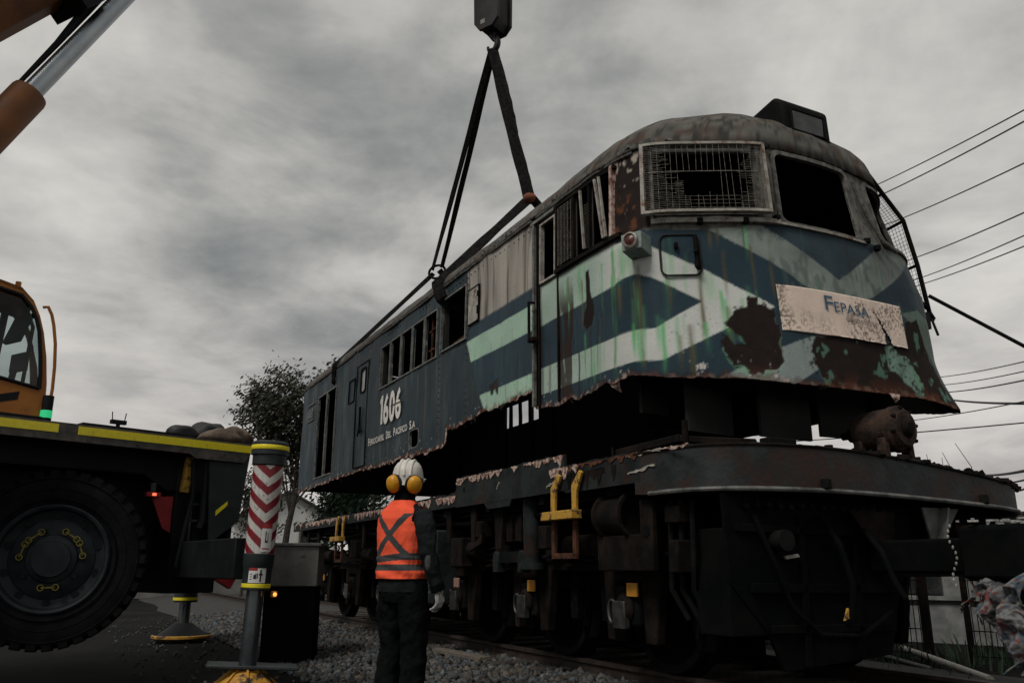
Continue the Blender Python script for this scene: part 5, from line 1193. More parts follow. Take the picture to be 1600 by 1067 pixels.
# wheels hanging clear of the ground
ORIG = MB.build
def steer_build(px, py, ang, k):
    # the rear axle is steered: parts are turned about the kingpin (and sized to the fitted tyre)
    def f(self, *a, **kw):
        c2, s2 = cos(ang), sin(ang)
        self.v = [(px + (c2 * (x - px) - s2 * (y - py)) * k, py + (s2 * (x - px) + c2 * (y - py)) * k, 1.12 + (z - 1.12) * k) for x, y, z in self.v]; return ORIG(self, *a, **kw)
    return f
def wheel(x):
    r = .715; y = .10
    prof = [(.43, .05), (.50, .02), (.60, .005), (.68, .025), (.705, .06), (.715, .10), (.715, .34), (.70, .40), (.60, .44), (.43, .40)]
    w = MB().lathe([(a, b + y) for a, b in prof], (x, 0, 1.12), (0, 1, 0), 72).build('wheel', m_tyre, cr_)
    mb = MB(); n = 38
    for k in range(n):
        a = 2 * pi * k / n; ca, sa = cos(a), sin(a)
        for (yy, off) in ((.035, 0), (.30, .5)):
            a2 = a + off * 2 * pi / n; c = Vector((x + .712 * cos(a2), y + yy + .06, 1.12 + .712 * sin(a2))); mb.box(c, (.035, .13, .075), ry=-a2)
        c = Vector((x + .685 * ca, y + .028, 1.12 + .685 * sa)); mb.box(c, (.065, .03, .07), ry=-a)
    mb.build('tread', m_tyre, w, smooth=0, kind='stuff')
    for rr in (.66, .57, .49): MB().lathe([(rr + .006, y + .015), (rr, y + .004), (rr - .006, y + .015)], (x, 0, 1.12), (0, 1, 0), 72).build('sidewall_ring', m_tyre, w)
    rim = MB().lathe([(.445, y + .03), (.43, y + .02), (.41, y + .03), (.395, y + .09), (.33, y + .115), (.31, y + .10), (.20, y + .08), (.19, y + .06), (.15, y + .045), (.145, y + .02), (.001, y + .015)], (x, 0, 1.12), (0, 1, 0), 56).build('rim', m_rim, w)
    mb = MB()
    for k in range(10):
        a = 2 * pi * (k + .5) / 10; c = Vector((x + .355 * cos(a), 0, 1.12 + .355 * sin(a))); mb.cyl(c + Vector((0, y + .095, 0)), c + Vector((0, y + .125, 0)), .032, n=12)
    mb.split('vent_hole', m_crblack, rim)
    mb = MB()
    for k in range(10):
        a = 2 * pi * k / 10; c = Vector((x + .235 * cos(a), 0, 1.12 + .235 * sin(a))); mb.cyl(c + Vector((0, y + .05, 0)), c + Vector((0, y + .09, 0)), .020, n=6)
    mb.split('wheel_nut', m_crblack, rim)
    mb = MB()
    for k in (1, 2, 4, 5, 8):                       # yellow nut-position links, in pairs
        a0, a1 = 2 * pi * k / 10 - .6, 2 * pi * (k + 1) / 10 - .6
        p0, p1 = [Vector((x + .235 * cos(a), y + .043, 1.12 + .235 * sin(a))) for a in (a0 + .08, a1 - .08)]
        for p_ in (p0, p1): mb.lathe([(.027, 0), (.027, .012), (.019, .012), (.019, 0)], p_, (0, -1, 0), 14)
        mb.bar(p0, p1, .009, .012)
    mb.build('nut_indicator', m_dulltape, rim, kind='stuff')
MB.build = steer_build(-1.82, .16, radians(-27), 1.06); wheel(-1.82)
MB.build = steer_build(-3.65, .16, radians(-20), 1.06); wheel(-3.65); MB.build = ORIG
MB().cyl((-1.82, .4, 1.12), (-1.82, 2.4, 1.12), .14, n=16).build('axle', m_crblack, cr_)
MB().cyl((-1.82, 2.2, 1.12), (-1.82, 2.6, 1.12), .71, n=40).build('far_wheel', m_tyre, cr_)

# outrigger beam and near jack
J = Vector((-.80, -1.47, 0))
MB().bar((-.45, .6, 1.12), (J.x + .02, J.y + .12, 1.12), .26, .34).build('outrigger_beam', m_crblack, cr_, bevel=.01)
MB().prism([(-.72, 1.08), (-.42, 1.18), (-.42, 1.03), (-.70, 1.00)], -1.02, -.98, 'xz').build('beam_flag', m_red, cr_, smooth=0)
jk = bpy.data.objects.new('outrigger_jack', None); COL.objects.link(jk); jk.parent = cr_; jk.location = (0, 0, 0); jk.empty_display_size = .2
cam_l = Vector((-4.705, -7.937, 0)); fd = (cam_l - J); phi0 = atan2(fd.y, fd.x)
# striped sleeve
na, nz_ = 120, 150; ang = np.linspace(0, 2 * pi, na, endpoint=False); zz = np.linspace(1.155, 1.955, nz_)
AA, Z2 = np.meshgrid(ang, zz, indexing='ij'); rj = .120 + .010 * (Z2 - 1.15)
Xj, Yj = J.x + rj * np.cos(AA), J.y + rj * np.sin(AA)
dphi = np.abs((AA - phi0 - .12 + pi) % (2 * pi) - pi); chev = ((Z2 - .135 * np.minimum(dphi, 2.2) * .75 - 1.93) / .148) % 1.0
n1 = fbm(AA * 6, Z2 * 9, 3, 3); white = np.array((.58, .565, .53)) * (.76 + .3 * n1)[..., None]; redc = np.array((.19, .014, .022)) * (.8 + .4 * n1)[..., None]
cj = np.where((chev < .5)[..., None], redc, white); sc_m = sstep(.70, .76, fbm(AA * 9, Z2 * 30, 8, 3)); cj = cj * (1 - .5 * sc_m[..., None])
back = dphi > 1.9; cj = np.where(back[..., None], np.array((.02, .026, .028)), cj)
idx = np.arange(na * nz_).reshape(na, nz_); q = np.stack([idx, np.roll(idx, -1, 0), np.roll(np.roll(idx, -1, 0), -1, 1), np.roll(idx, -1, 1)], -1)[:, :-1].reshape(-1, 4)
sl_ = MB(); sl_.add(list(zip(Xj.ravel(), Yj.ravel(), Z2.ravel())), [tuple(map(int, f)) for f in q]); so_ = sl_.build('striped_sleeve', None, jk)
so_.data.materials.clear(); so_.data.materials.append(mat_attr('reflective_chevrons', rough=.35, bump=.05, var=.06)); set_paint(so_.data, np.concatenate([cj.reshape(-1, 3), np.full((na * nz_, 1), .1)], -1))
MB().lathe([(.001, 2.10), (.143, 2.10), (.157, 2.085), (.157, 1.985), (.142, 1.98), (.140, 1.90), (.127, 1.89)], (J.x, J.y, 0), (0, 0, 1), 48).build('jack_cap', m_crdark, jk)
MB().lathe([(.159, 2.025), (.161, 2.028), (.161, 2.06), (.159, 2.063)], (J.x, J.y, 0), (0, 0, 1), 48).build('yellow_band', m_tape, jk)
mb = MB()
for k in range(3): a = phi0 - .5 + k * .9; mb.cyl((J.x + .12 * cos(a), J.y + .12 * sin(a), 2.09), (J.x + .12 * cos(a), J.y + .12 * sin(a), 2.115), .018, n=8)
mb.split('cap_bolt', m_crblack, jk)
MB().lathe([(.122, 1.16), (.128, 1.155), (.122, 1.05), (.116, 1.04), (.115, .87), (.108, .865), (.074, .865)], (J.x, J.y, 0), (0, 0, 1), 48).build('lower_sleeve', m_crdark, jk)
MB().lathe([(.116, .885), (.1185, .888), (.1185, .915), (.116, .918)], (J.x, J.y, 0), (0, 0, 1), 48).build('yellow_band', m_tape, jk)
m_rod = mat_mix('oiled_steel_rod', (.10, .115, .125), (.16, .175, .185), 3, .25, metal=.85, bump=.02)
MB().cyl((J.x, J.y, .24), (J.x, J.y, .88), .070, n=36).build('jack_rod', m_rod, jk)
def patch(name, a0, a1, z0, z1, r, mat, parent):
    mb = MB(); n = 8; vs = []
    for i in range(n + 1):
        a = phi0 + a0 + (a1 - a0) * i / n
        for z in (z0, z1): vs.append((J.x + r * cos(a), J.y + r * sin(a), z))
    mb.add(vs, [(2 * i, 2 * i + 2, 2 * i + 3, 2 * i + 1) for i in range(n)]); return mb.build(name, mat, parent)
m_lblack = mat_mix('label_black', (.012, .012, .012), (.02, .02, .02), 10, .5, bump=0); m_lwhite = mat_mix('label_white', (.60, .60, .58), (.70, .69, .66), 30, .45, bump=0, c3=(.3, .3, .28), s3=30, lo3=.62, hi3=.7)
lb = patch('warning_label', .02, .72, 1.175, 1.40, .1268, m_lwhite, jk); patch('label_header', .02, .72, 1.365, 1.40, .1275, m_red, lb)
patch('pictogram', .26, .33, 1.25, 1.34, .1275, m_lblack, lb); patch('pictogram', .26, .46, 1.25, 1.265, .1275, m_lblack, lb); patch('pictogram', .42, .46, 1.26, 1.33, .1275, m_lblack, lb); patch('fine_print', .1, .62, 1.195, 1.205, .1275, m_red, lb)
lb = patch('warning_label', -.62, .62, .925, 1.045, .1178, m_lwhite, jk); patch('label_header', -.62, .0, 1.022, 1.045, .1184, m_red, lb)
for a0, a1, z0, z1 in ((-.25, -.12, .955, .99), (-.12, -.05, .955, 1.0), (-.02, .05, .96, 1.0), (.18, .30, .935, 1.03), (.12, .38, .985, 1.0), (-.5, -.35, .95, .956), (-.5, -.35, .97, .976), (-.5, -.35, .99, .996)): patch('pictogram', a0, a1, z0, z1, .1184, m_lblack, lb)
la = MB().box((J.x + .13, J.y - .08, .835), (.04, .04, .05)).build('jack_lamp', m_orange_refl, jk, bevel=.005)
m_amb, t_, b_ = nodes_mat('lit_amber_lamp'); b_.inputs['Base Color'].default_value = (.8, .3, .05, 1); b_.inputs['Emission Color'].default_value = (1, .42, .08, 1); b_.inputs['Emission Strength'].default_value = 1.2
MB().ball((J.x + .12, J.y - .11, .835), .016, (1, 1, 1), 10, 8).build('lamp_lens', m_amb, la)
m_padyel = mat_mix('dirty_yellow_pad', (.42, .20, .02), (.52, .27, .04), 8, .6, bump=.3, c3=(.03, .02, .015), s3=7, lo3=.52, hi3=.6)
MB().lathe([(.001, .245), (.10, .245), (.15, .21), (.22, .15), (.26, .10), (.27, .05), (.27, .02)], (J.x, J.y, 0), (0, 0, 1), 40).build('foot_pad', m_padyel, jk)
mb = MB()
for k in range(8): a = k * pi / 4 + .3; mb.bar((J.x + .08 * cos(a), J.y + .08 * sin(a), .25), (J.x + .255 * cos(a), J.y + .255 * sin(a), .10), .016, .06)
mb.split('pad_rib', m_padyel, jk)
MB().box((J.x + .05, J.y, .27), (.72, .30, .025), rz=phi0 + pi / 2, ry=.03).build('locking_plate', m_crdark, jk, bevel=.006)
MB().cyl((J.x, J.y, .0), (J.x, J.y, .035), .33, n=40).build('spreader_plate', m_crblack, jk)
# the jack stands a little out of plumb
lx = Vector((cos(CRANE_ROT), -sin(CRANE_ROT), 0)); Rj = Matrix.Rotation(radians(1.8), 4, Vector((0, 0, 1)).cross(lx)); Pj = Vector((J.x + 2.5, J.y - 1.3, 0.0))
jk.matrix_local = Matrix.Translation(Pj) @ Rj @ Matrix.Translation(-Pj)
# far jack
FJ = Vector((1.6, 4.3, 0))
MB().bar((-.3, 2.0, 1.1), (FJ.x, FJ.y, 1.1), .3, .36).build('outrigger_beam', m_crblack, cr_)
fj = MB().cyl((FJ.x, FJ.y, .55), (FJ.x, FJ.y, 1.7), .17, .16, 24).build('far_jack', m_crdark, cr_)
MB().cyl((FJ.x, FJ.y, .2), (FJ.x, FJ.y, .6), .08, n=20).build('jack_rod', m_rod, fj)
MB().lathe([(.001, .26), (.12, .26), (.34, .10), (.40, .08), (.40, .04), (.001, .04)], (FJ.x, FJ.y, 0), (0, 0, 1), 36).build('foot_pad', m_crblack, fj)
MB().lathe([(.40, .05), (.425, .06), (.425, .09), (.40, .10)], (FJ.x, FJ.y, 0), (0, 0, 1), 36).build('pad_rim', m_padyel, fj)
MB().lathe([(.175, .58), (.178, .58), (.178, .62), (.175, .62)], (FJ.x, FJ.y, 0), (0, 0, 1), 24).build('yellow_band', m_tape, fj)
MB().box((FJ.x + .3, FJ.y - .4, .98), (.5, .10, .28), ry=.5).build('beam_flag', m_red, fj)

# ---------------------------------------------------------------- slewing superstructure (frame turned towards the lift)
c_, s_n = cos(CRANE_ROT), sin(CRANE_ROT)
def W(p):     # world point -> crane frame
    dx, dy = p[0] - CRANE[0], p[1] - CRANE[1]; return (c_ * dx + s_n * dy, -s_n * dx + c_ * dy, p[2])
AZ = radians(55); fa = Vector((sin(AZ), cos(AZ), 0)); fb = Vector((-cos(AZ), sin(AZ), 0)); CP = Vector((-5.033, 8.808, 0))
def K(a, b, z): p = CP + fa * a + fb * b; return W((p.x, p.y, z))
cabr = bpy.data.objects.new('operator_cab', None); COL.objects.link(cabr); cabr.parent = cr_; cabr.empty_display_size = .2
outer = [(.02, 2.2), (.02, 2.62), (.0, 2.96), (-.04, 3.25), (-.10, 3.52), (-.16, 3.70), (-.24, 3.86), (-.37, 3.99), (-.58, 4.04), (-1.0, 4.04), (-1.7, 4.0), (-1.75, 2.2)]
inner = [(-.065, 2.90), (-.075, 3.05), (-.10, 3.25), (-.145, 3.52), (-.19, 3.66), (-.25, 3.78), (-.36, 3.90), (-.58, 3.945), (-1.0, 3.945), (-1.62, 3.90), (-1.62, 3.05), (-.44, 2.975)]
def ring_panel(b0, b1):
    mb = MB(); n = 12; o3 = outer; vs = []
    # same count rings: outer walk matched to the window walk
    om = [(.02, 2.62), (.0, 2.96), (-.04, 3.25), (-.10, 3.52), (-.16, 3.70), (-.24, 3.86), (-.37, 3.99), (-.58, 4.04), (-1.0, 4.04), (-1.7, 4.0), (-1.73, 2.62), (-.44, 2.62)]
    for b in (b0, b1):
        vs += [K(a, b, z) for a, z in om] + [K(a, b, z) for a, z in inner]
    fs = []
    for i in range(n):
        j = (i + 1) % n; fs += [(i, j, n + j, n + i), (2 * n + i, 2 * n + n + i, 2 * n + n + j, 2 * n + j), (i, 2 * n + i, 2 * n + j, j), (n + i, n + j, 3 * n + j, 3 * n + i)]
    return mb.add(vs, fs)
ring_panel(0, .05).build('side_frame', m_orange, cabr, smooth=30); ring_panel(.95, 1.0).build('far_side_frame', m_orange, cabr, smooth=30)
def lower(b0, b1):
    poly = [(.02, 2.2), (.02, 2.62), (-1.73, 2.62), (-1.75, 2.2)]; vs = [K(a, b0, z) for a, z in poly] + [K(a, b1, z) for a, z in poly]
    return MB().add(vs, [(0, 1, 2, 3), (7, 6, 5, 4), (0, 4, 5, 1), (1, 5, 6, 2), (2, 6, 7, 3), (3, 7, 4, 0)])
lower(0, 1).build('cab_base', m_orange, cabr, smooth=0)
mb = MB(); rp = [(-.24, 3.86), (-.37, 3.99), (-.58, 4.04), (-1.0, 4.04), (-1.7, 4.0)]; vs = []
for a, z in rp: vs += [K(a, .0, z), K(a, 1.0, z)]
mb.add(vs, [(2 * i, 2 * i + 2, 2 * i + 3, 2 * i + 1) for i in range(4)]); o = mb.build('cab_roof', m_orange, cabr); o.modifiers.new('s', 'SOLIDIFY').thickness = .04
m_glass, t_, b_ = nodes_mat('tinted_cab_glass'); t_.nodes.remove(b_); gl_ = t_.nodes.new('ShaderNodeBsdfGlossy'); gl_.inputs['Roughness'].default_value = .03; gl_.inputs['Color'].default_value = (.8, .85, .85, 1); tr_ = t_.nodes.new('ShaderNodeBsdfTransparent'); tr_.inputs['Color'].default_value = (.62, .68, .68, 1); fr = t_.nodes.new('ShaderNodeFresnel'); fr.inputs[0].default_value = 1.45; mx_ = t_.nodes.new('ShaderNodeMixShader'); t_.links.new(fr.outputs[0], mx_.inputs[0]); t_.links.new(tr_.outputs[0], mx_.inputs[1]); t_.links.new(gl_.outputs[0], mx_.inputs[2]); t_.links.new(mx_.outputs[0], t_.nodes['Material Output'].inputs[0])
for b in (.025, .975): MB().add([K(a, b, z) for a, z in inner], [tuple(range(12))]).build('side_glass', m_glass, cabr, smooth=0)
mb = MB(); fp_ = [(.0, 2.66), (-.02, 2.96), (-.06, 3.25), (-.12, 3.52), (-.18, 3.70), (-.25, 3.84)]; vs = []
for a, z in fp_: vs += [K(a, .05, z), K(a, .95, z)]
mb.add(vs, [(2 * i, 2 * i + 2, 2 * i + 3, 2 * i + 1) for i in range(5)]); mb.build('windscreen', m_glass, cabr)
mb = MB(); mb.tube([K(a, -.01, z) for a, z in inner + [inner[0]]], .02, 6); mb.tube([K(-.62, .0, 3.94), K(-.70, .0, 3.3), K(-.66, 0, 2.98)], .035, 6); mb.build('window_seal', m_crblack, cabr)
mb = MB(); mb.add([K(a, b, z) for b in (.3, .75) for a, z in ((-1.1, 2.7), (-.62, 2.75), (-.60, 2.9), (-.98, 3.0), (-1.15, 3.7), (-1.3, 3.7))], [(0, 1, 2, 3, 4, 5), (11, 10, 9, 8, 7, 6)] + [(i, (i + 1) % 6, 6 + (i + 1) % 6, 6 + i) for i in range(6)]); mb.build('operator_seat', m_crblack, cabr)
mb = MB(); mb.tube([K(-.35, .4, 2.7), K(-.30, .4, 3.15)], .035, 8); mb.box(K(-.26, .4, 3.24), (.05, .28, .2), rz=.2); mb.box(K(-.32, .42, 3.62), (.05, .3, .34), rz=.2, ry=.3); mb.tube([K(-.22, .15, 2.9), K(-.20, .15, 3.6), K(-.30, .2, 3.85)], .02, 6); mb.tube([K(-.5, .9, 2.7), K(-.45, .9, 3.9)], .04, 6); mb.build('console', m_crblack, cabr)
mb = MB(); mb.tube([K(-.14, -.01, 3.80), K(-.10, -.05, 3.80), K(-.055, -.05, 3.72), K(-.02, -.05, 3.60), K(.02, -.05, 3.40), K(.045, -.05, 3.15), K(.055, -.05, 2.9), K(.05, -.05, 2.76), K(.02, -.05, 2.70), K(-.02, -.02, 2.68)], .017, 8); mb.build('grab_rail', m_orange, cabr)
MB().cyl(K(-.40, .2, 4.02), K(-.40, .2, 4.10), .03, n=10).build('roof_beacon', m_orange, cabr)
arrow_ = [(-.20, 2.86), (-.42, 2.80), (-.42, 2.74), (-.32, 2.74), (-.46, 2.66), (-.56, 2.66), (-.5, 2.7), (-.5, 2.78), (-.3, 2.83)]
MB().add([K(a - .12, -.004, z - .02) for a, z in ((-.12, 2.87), (-.13, 2.78), (-.28, 2.74), (-.36, 2.66), (-.62, 2.62), (-.40, 2.72), (-.30, 2.82))], [(0, 1, 2, 3, 4, 5, 6)]).build('door_marking', m_crblack, cabr, smooth=0)
st = MB().cyl(K(.03, -.06, 2.40), K(.03, -.06, 2.82), .055, n=16).build('status_lamp', m_crblack, cabr)
m_green, t_, b_ = nodes_mat('lit_green_lamp'); b_.inputs['Base Color'].default_value = (.02, .5, .2, 1); b_.inputs['Emission Color'].default_value = (.05, .9, .35, 1); b_.inputs['Emission Strength'].default_value = .3
MB().cyl(K(.03, -.06, 2.58), K(.03, -.06, 2.66), .058, n=16).build('green_lens', m_green, st)
# turntable, boom and luffing cylinder
MB().cyl(W((-7.3, 6.4, 2.28)), W((-7.3, 6.4, 2.6)), .9, n=32).build('turntable', m_crblack, cr_)
MB().box(W((-7.5, 6.2, 3.0)), (2.6, 2.0, .8), rz=AZ * 0 + .2).build('superstructure', m_orange, cr_, bevel=.03)
TIP = Vector((-.314, 11.88, 15.0)); low0 = Vector((-5.724, 8.092, 6.751)); low1 = Vector((-5.223, 8.443, 7.52)); dirb = (low1 - low0).normalized()
upb = Vector((0, 0, 1)); upb = (upb - dirb * upb.dot(dirb)).normalized()
base_ = low0 - dirb * 4.6 + upb * .55; tip_ = low0 + dirb * 9.0 + upb * .45
bo_ = MB(); sec_ = [(-.42, .0), (-.30, -.32), (-.12, -.50), (.12, -.50), (.30, -.32), (.42, 0), (.42, .48), (-.42, .48)]
vs = []
for p, k in ((base_, 1.1), (low0 + upb * .5 + dirb * 1.2, 1.0)):
    for a, b in sec_: q = p + fb * (a * k) * -1 + upb * (b * k); vs.append(W(q))
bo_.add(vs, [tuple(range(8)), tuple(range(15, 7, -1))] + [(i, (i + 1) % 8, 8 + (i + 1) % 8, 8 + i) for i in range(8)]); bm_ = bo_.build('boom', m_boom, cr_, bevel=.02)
vs = []
for p, k in ((low0 + upb * .5 + dirb * 1.2, .88), (Vector((-.55, 11.72, 14.7)), .6)):
    for a, b in sec_: q = p + fb * (a * k) * -1 + upb * (b * k); vs.append(W(q))
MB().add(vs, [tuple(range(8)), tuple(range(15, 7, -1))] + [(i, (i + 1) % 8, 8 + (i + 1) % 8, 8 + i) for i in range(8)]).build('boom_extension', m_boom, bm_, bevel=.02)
MB().lathe([(.001, -.2), (.4, -.2), (.4, .2), (.001, .2)], W((-.45, 11.8, 14.9)), (c_ * fb.x + s_n * fb.y, -s_n * fb.x + c_ * fb.y, 0), 28).build('tip_sheave', m_crblack, bm_)
mb = MB(); p = low0 + dirb * 1.0 - upb * .02; mb.box(W(p), (.3, .6, .3), rz=.2, ry=-.9); mb.build('cylinder_bracket', m_crblack, bm_)
c0_, c1_, c2_ = Vector((-5.607, 8.174, 5.721)), Vector((-5.345, 8.358, 6.13)), Vector((-4.2, 9.16, 8.62))
cd = (Vector((-4.785, 8.75, 7.755)) - c0_).normalized()
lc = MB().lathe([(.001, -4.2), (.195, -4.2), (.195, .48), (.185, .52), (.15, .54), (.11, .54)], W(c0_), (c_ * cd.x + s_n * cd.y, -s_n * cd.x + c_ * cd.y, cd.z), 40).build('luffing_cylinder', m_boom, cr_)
m_chrome = mat_mix('chromed_rod', (.30, .33, .35), (.40, .43, .45), 2, .38, metal=1.0, bump=0)
MB().cyl(W(c0_ + cd * .5), W(c0_ + cd * 4.2), .108, n=36).build('cylinder_rod', m_chrome, lc)
q0 = c0_ + cd * .5 + Vector((-.16, -.11, .14)) * 1.0
mb = MB(); mb.tube([W(c0_ + cd * .3 + upb * .15), W(c0_ + cd * 1.2 + upb * .16), W(c0_ + cd * 1.8 + upb * .19), W(c0_ + cd * 4 + upb * .24)], [.02, .035, .06, .06], 10); mb.build('oil_pipe', m_crblack, lc)

# ================================================================== LOOSE THINGS ROUND THE CRANE
m_sackb = mat_mix('brown_sacking', (.07, .05, .036), (.15, .11, .08), 9, .9, bump=.6); m_sackd = mat_mix('dark_tarpaulin', (.012, .013, .014), (.03, .03, .031), 6, .6, bump=.4)
def sack(x, y, z, sc, m_, seed, rz, label):
    mb = MB(); mb.ball((0, 0, 0), 1, sc, 28, 16); cr2 = Matrix.Rotation(rz, 3, 'Z'); vs = []
    for p in mb.v:
        k = 1 + .34 * (float(vnoise(np.array(p[0] * 9 + seed), np.array(p[2] * 13 + p[1] * 9.), seed)) - .5); q = cr2 @ (Vector(p) * k); vs.append((x + q.x, y + q.y, z + max(q.z, -sc[2] * .55)))
    mb.v = vs; r_ = root('sack', CRANE, CRANE_ROT, (x, y, 2.296), label=label, cat='sack', group='sacks and tarpaulins on the crane deck'); mb.build('bag', m_, r_, smooth=70)
zb_ = 2.325
sack(-.62, .42, zb_ + .06, (.17, .13, .10), m_sackd, 1, .2, 'small dark tarpaulin bundle at left end of the pile on the crane deck')
sack(-.30, .50, zb_ + .09, (.26, .17, .15), m_sackd, 2, .4, 'larger dark tarpaulin bundle on top of the crane deck pile')
sack(-.30, .22, zb_ + .04, (.25, .14, .09), m_sackb, 3, -.2, 'flat brown sack in front of the dark tarpaulin on the crane deck')
sack(-.02, .40, zb_ + .07, (.20, .16, .14), m_sackb, 4, .5, 'brown sack at the deck corner next to the jack cap')
sack(.16, .75, zb_ + .07, (.24, .16, .13), m_sackb, 5, .1, 'brown sack lying behind the jack cap on the crane deck')
tb = root('metal_chest', (-2.50, 9.75), radians(6), label='grey steel chest on a dark stand behind the striped jack', cat='chest')
m_chest = mat_mix('grey_brown_steel', (.13, .125, .115), (.19, .182, .168), 4, .55, bump=.12, c3=(.10, .095, .085), s3=3, lo3=.52, hi3=.7)
MB().box((0, .3, 1.06), (.60, .6, .44)).build('chest_body', m_chest, tb, bevel=.008)
MB().box((0, .3, 1.297), (.66, .66, .035)).build('lid', m_galv, tb, bevel=.006); MB().box((0, .3, .42), (.56, .56, .83)).build('stand', m_void, tb)
MB().box((.12, -.006, 1.18), (.05, .012, .025)).build('latch', m_galv, tb)
# ================================================================== HOOK BLOCK AND SLINGS
HK = Vector((-5.39, 0, 9.30))
hb_ = root('hook_block', LOCO, LOCO_ROT, (HK.x, HK.y, 9.1), label='black crane hook block hanging above the locomotive', cat='hook block')
FR = radians(-25)
m_block = mat_mix('black_hook_block', (.007, .007, .007), (.016, .015, .014), 5, .55, bump=.2, c3=(.14, .06, .02), s3=3.5, lo3=.6, hi3=.68)
def HB(x, y, z): return (HK.x + cos(FR + .9) * x - sin(FR + .9) * y, HK.y + sin(FR + .9) * x + cos(FR + .9) * y, z)
def slab(mb, poly, y0, y1):
    n = len(poly); vs = [HB(a, y0, z) for a, z in poly] + [HB(a, y1, z) for a, z in poly]
    mb.add(vs, [tuple(range(n - 1, -1, -1)), tuple(range(n, 2 * n))] + [(i, (i + 1) % n, n + (i + 1) % n, n + i) for i in range(n)])
pb_ = [(-.13, 9.50), (.13, 9.50), (.25, 9.62), (.26, 10.5), (.15, 10.8), (-.15, 10.8), (-.26, 10.5), (-.24, 9.66)]
for y0, y1, nm in ((-.20, -.15, 'cheek_plate'), (.15, .20, 'cheek_plate')): mb = MB(); slab(mb, pb_, y0, y1); mb.build(nm, m_block, hb_, bevel=.01)
mb = MB(); slab(mb, [(-.12, 9.52), (.12, 9.52), (.21, 9.66), (.21, 10.3), (-.21, 10.3), (-.21, 9.66)], -.15, .15); mb.build('block_body', m_block, hb_)
mb = MB(); slab(mb, [(-.10, 9.60), (-.01, 9.60), (-.01, 9.68), (-.10, 9.68)], .201, .204); slab(mb, [(-.10, 9.60), (-.01, 9.60), (-.01, 9.68), (-.10, 9.68)], -.206, -.201); mb.build('rating_plate', m_chalk, hb_, smooth=0)
hk = MB(); pts = [HB(0, 0, 9.55), HB(0, 0, 9.43)] + [HB(.10 * sin(a) * 1.0, 0, 9.30 + .13 * cos(a)) for a in np.linspace(0, 4.6, 16)]
hk.tube(pts, [.05, .05] + [.042 + .02 * sin(pi * i / 15) - .02 * (i / 15) for i in range(16)], 12); hk.build('hook', m_block, hb_)
mb = MB()
for dx in (-.14, -.05, .05, .14): mb.tube([HB(dx, 0, 10.4), HB(dx * 1.6, 0, 14.9)], .011, 6)
mb.build('hoist_rope', m_steel, hb_)

m_strap2 = m_strap
N1 = Vector((-7.6, 0, 6.07)); N2 = Vector((-4.15, 0, 6.05)); H0 = Vector((HK.x, HK.y, 9.20))
def strap(name, pts, w, label, up=(.45, -.89, 0), twist=0, sag=0.0, seed=1, grp='webbing slings carrying the locomotive body'):
    P0 = [Vector(p) for p in pts]; out = []; ups = []
    for i in range(len(P0) - 1):
        n = 14
        for k in range(n + (i == len(P0) - 2)):
            u = k / n; q = P0[i].lerp(P0[i + 1], u); q.z -= sag * 4 * u * (1 - u); q.x += .008 * (float(vnoise(np.array(i * 9 + u * 8.), np.array(1.), seed)) - .5) * 2; out.append(q)
    m_ = len(out)
    u0 = Vector(up).normalized()
    for i in range(m_):
        d = (out[min(i + 1, m_ - 1)] - out[max(i - 1, 0)]).normalized(); a = twist * i / m_; b = (u0 - d * u0.dot(d)).normalized(); ups.append((b * cos(a) + d.cross(b) * sin(a)))
    r_ = root(name, LOCO, LOCO_ROT, tuple(P0[-1]), label=label, cat='sling', group=grp)
    ws = [w * .8 * (.85 + .35 * float(vnoise(np.array(i * .4), np.array(2.), seed))) for i in range(m_)]
    MB().ribbon(out, ws, .022, up=[tuple(u) for u in ups]).build('webbing', m_strap2, r_, smooth=60); return r_
E1 = Vector((-.04, -.02, 0)); VW = Vector((.78, -.62, 0))     # roughly faces along the line of sight across the body
strap('lifting_sling', [H0 + Vector((-.05, 0, 0)), N1 + Vector((-.10, -.05, .06))], .14, 'outer strand of the long rear sling running from hook to shackle', VW, .9, seed=2)
strap('lifting_sling', [H0 + Vector((-.02, .04, 0)), N1 + Vector((.10, .05, .06))], .10, 'inner strand of the long rear sling running from hook to shackle', VW, -1.2, seed=3)
strap('lifting_sling', [H0 + Vector((.02, -.03, 0)), N2 + Vector((-.06, 0, .04))], .19, 'broad front sling running from hook to the orange knot above the roof', VW, .5, seed=4)
strap('lifting_sling', [H0 + Vector((.05, .03, 0)), H0.lerp(N2, .42) + Vector((.10, 0, .05)), H0.lerp(N2, .62) + Vector((.07, 0, 0)), N2 + Vector((.07, 0, .04))], .08, 'thin slack strand hanging along the broad front sling', VW, -.8, seed=5)
strap('lifting_sling', [N1 + Vector((-.12, -.02, 0)), (-8.10, -1.60, 4.30), (-8.22, -1.57, 4.05), (-8.28, -1.35, 3.92)], .10, 'sling from the shackle down to the rear bay of the body', VW, .6, seed=6)
strap('lifting_sling', [N1 + Vector((.10, 0, 0)), (-7.2, 1.58, 4.33), (-7.2, 1.60, 4.1)], .13, 'short sling from the shackle over the far side of the roof', VW, .3, seed=7)
strap('lifting_sling', [N2 + Vector((-.05, -.02, -.02)), (-3.52, -1.62, 4.33), (-3.42, -1.60, 4.12), (-3.38, -1.35, 4.02)], .15, 'broad sling from the orange knot into the open window bay', VW, .4, seed=8)
strap('lifting_sling', [N2 + Vector((.05, .02, -.02)), (-3.9, 1.58, 4.33), (-3.9, 1.60, 4.1)], .15, 'short sling from the orange knot over the far roof edge', VW, .3, seed=9)
kn_ = root('sling_knot', LOCO, LOCO_ROT, tuple(N2), label='orange protective sleeve where the front slings meet', cat='sleeve')
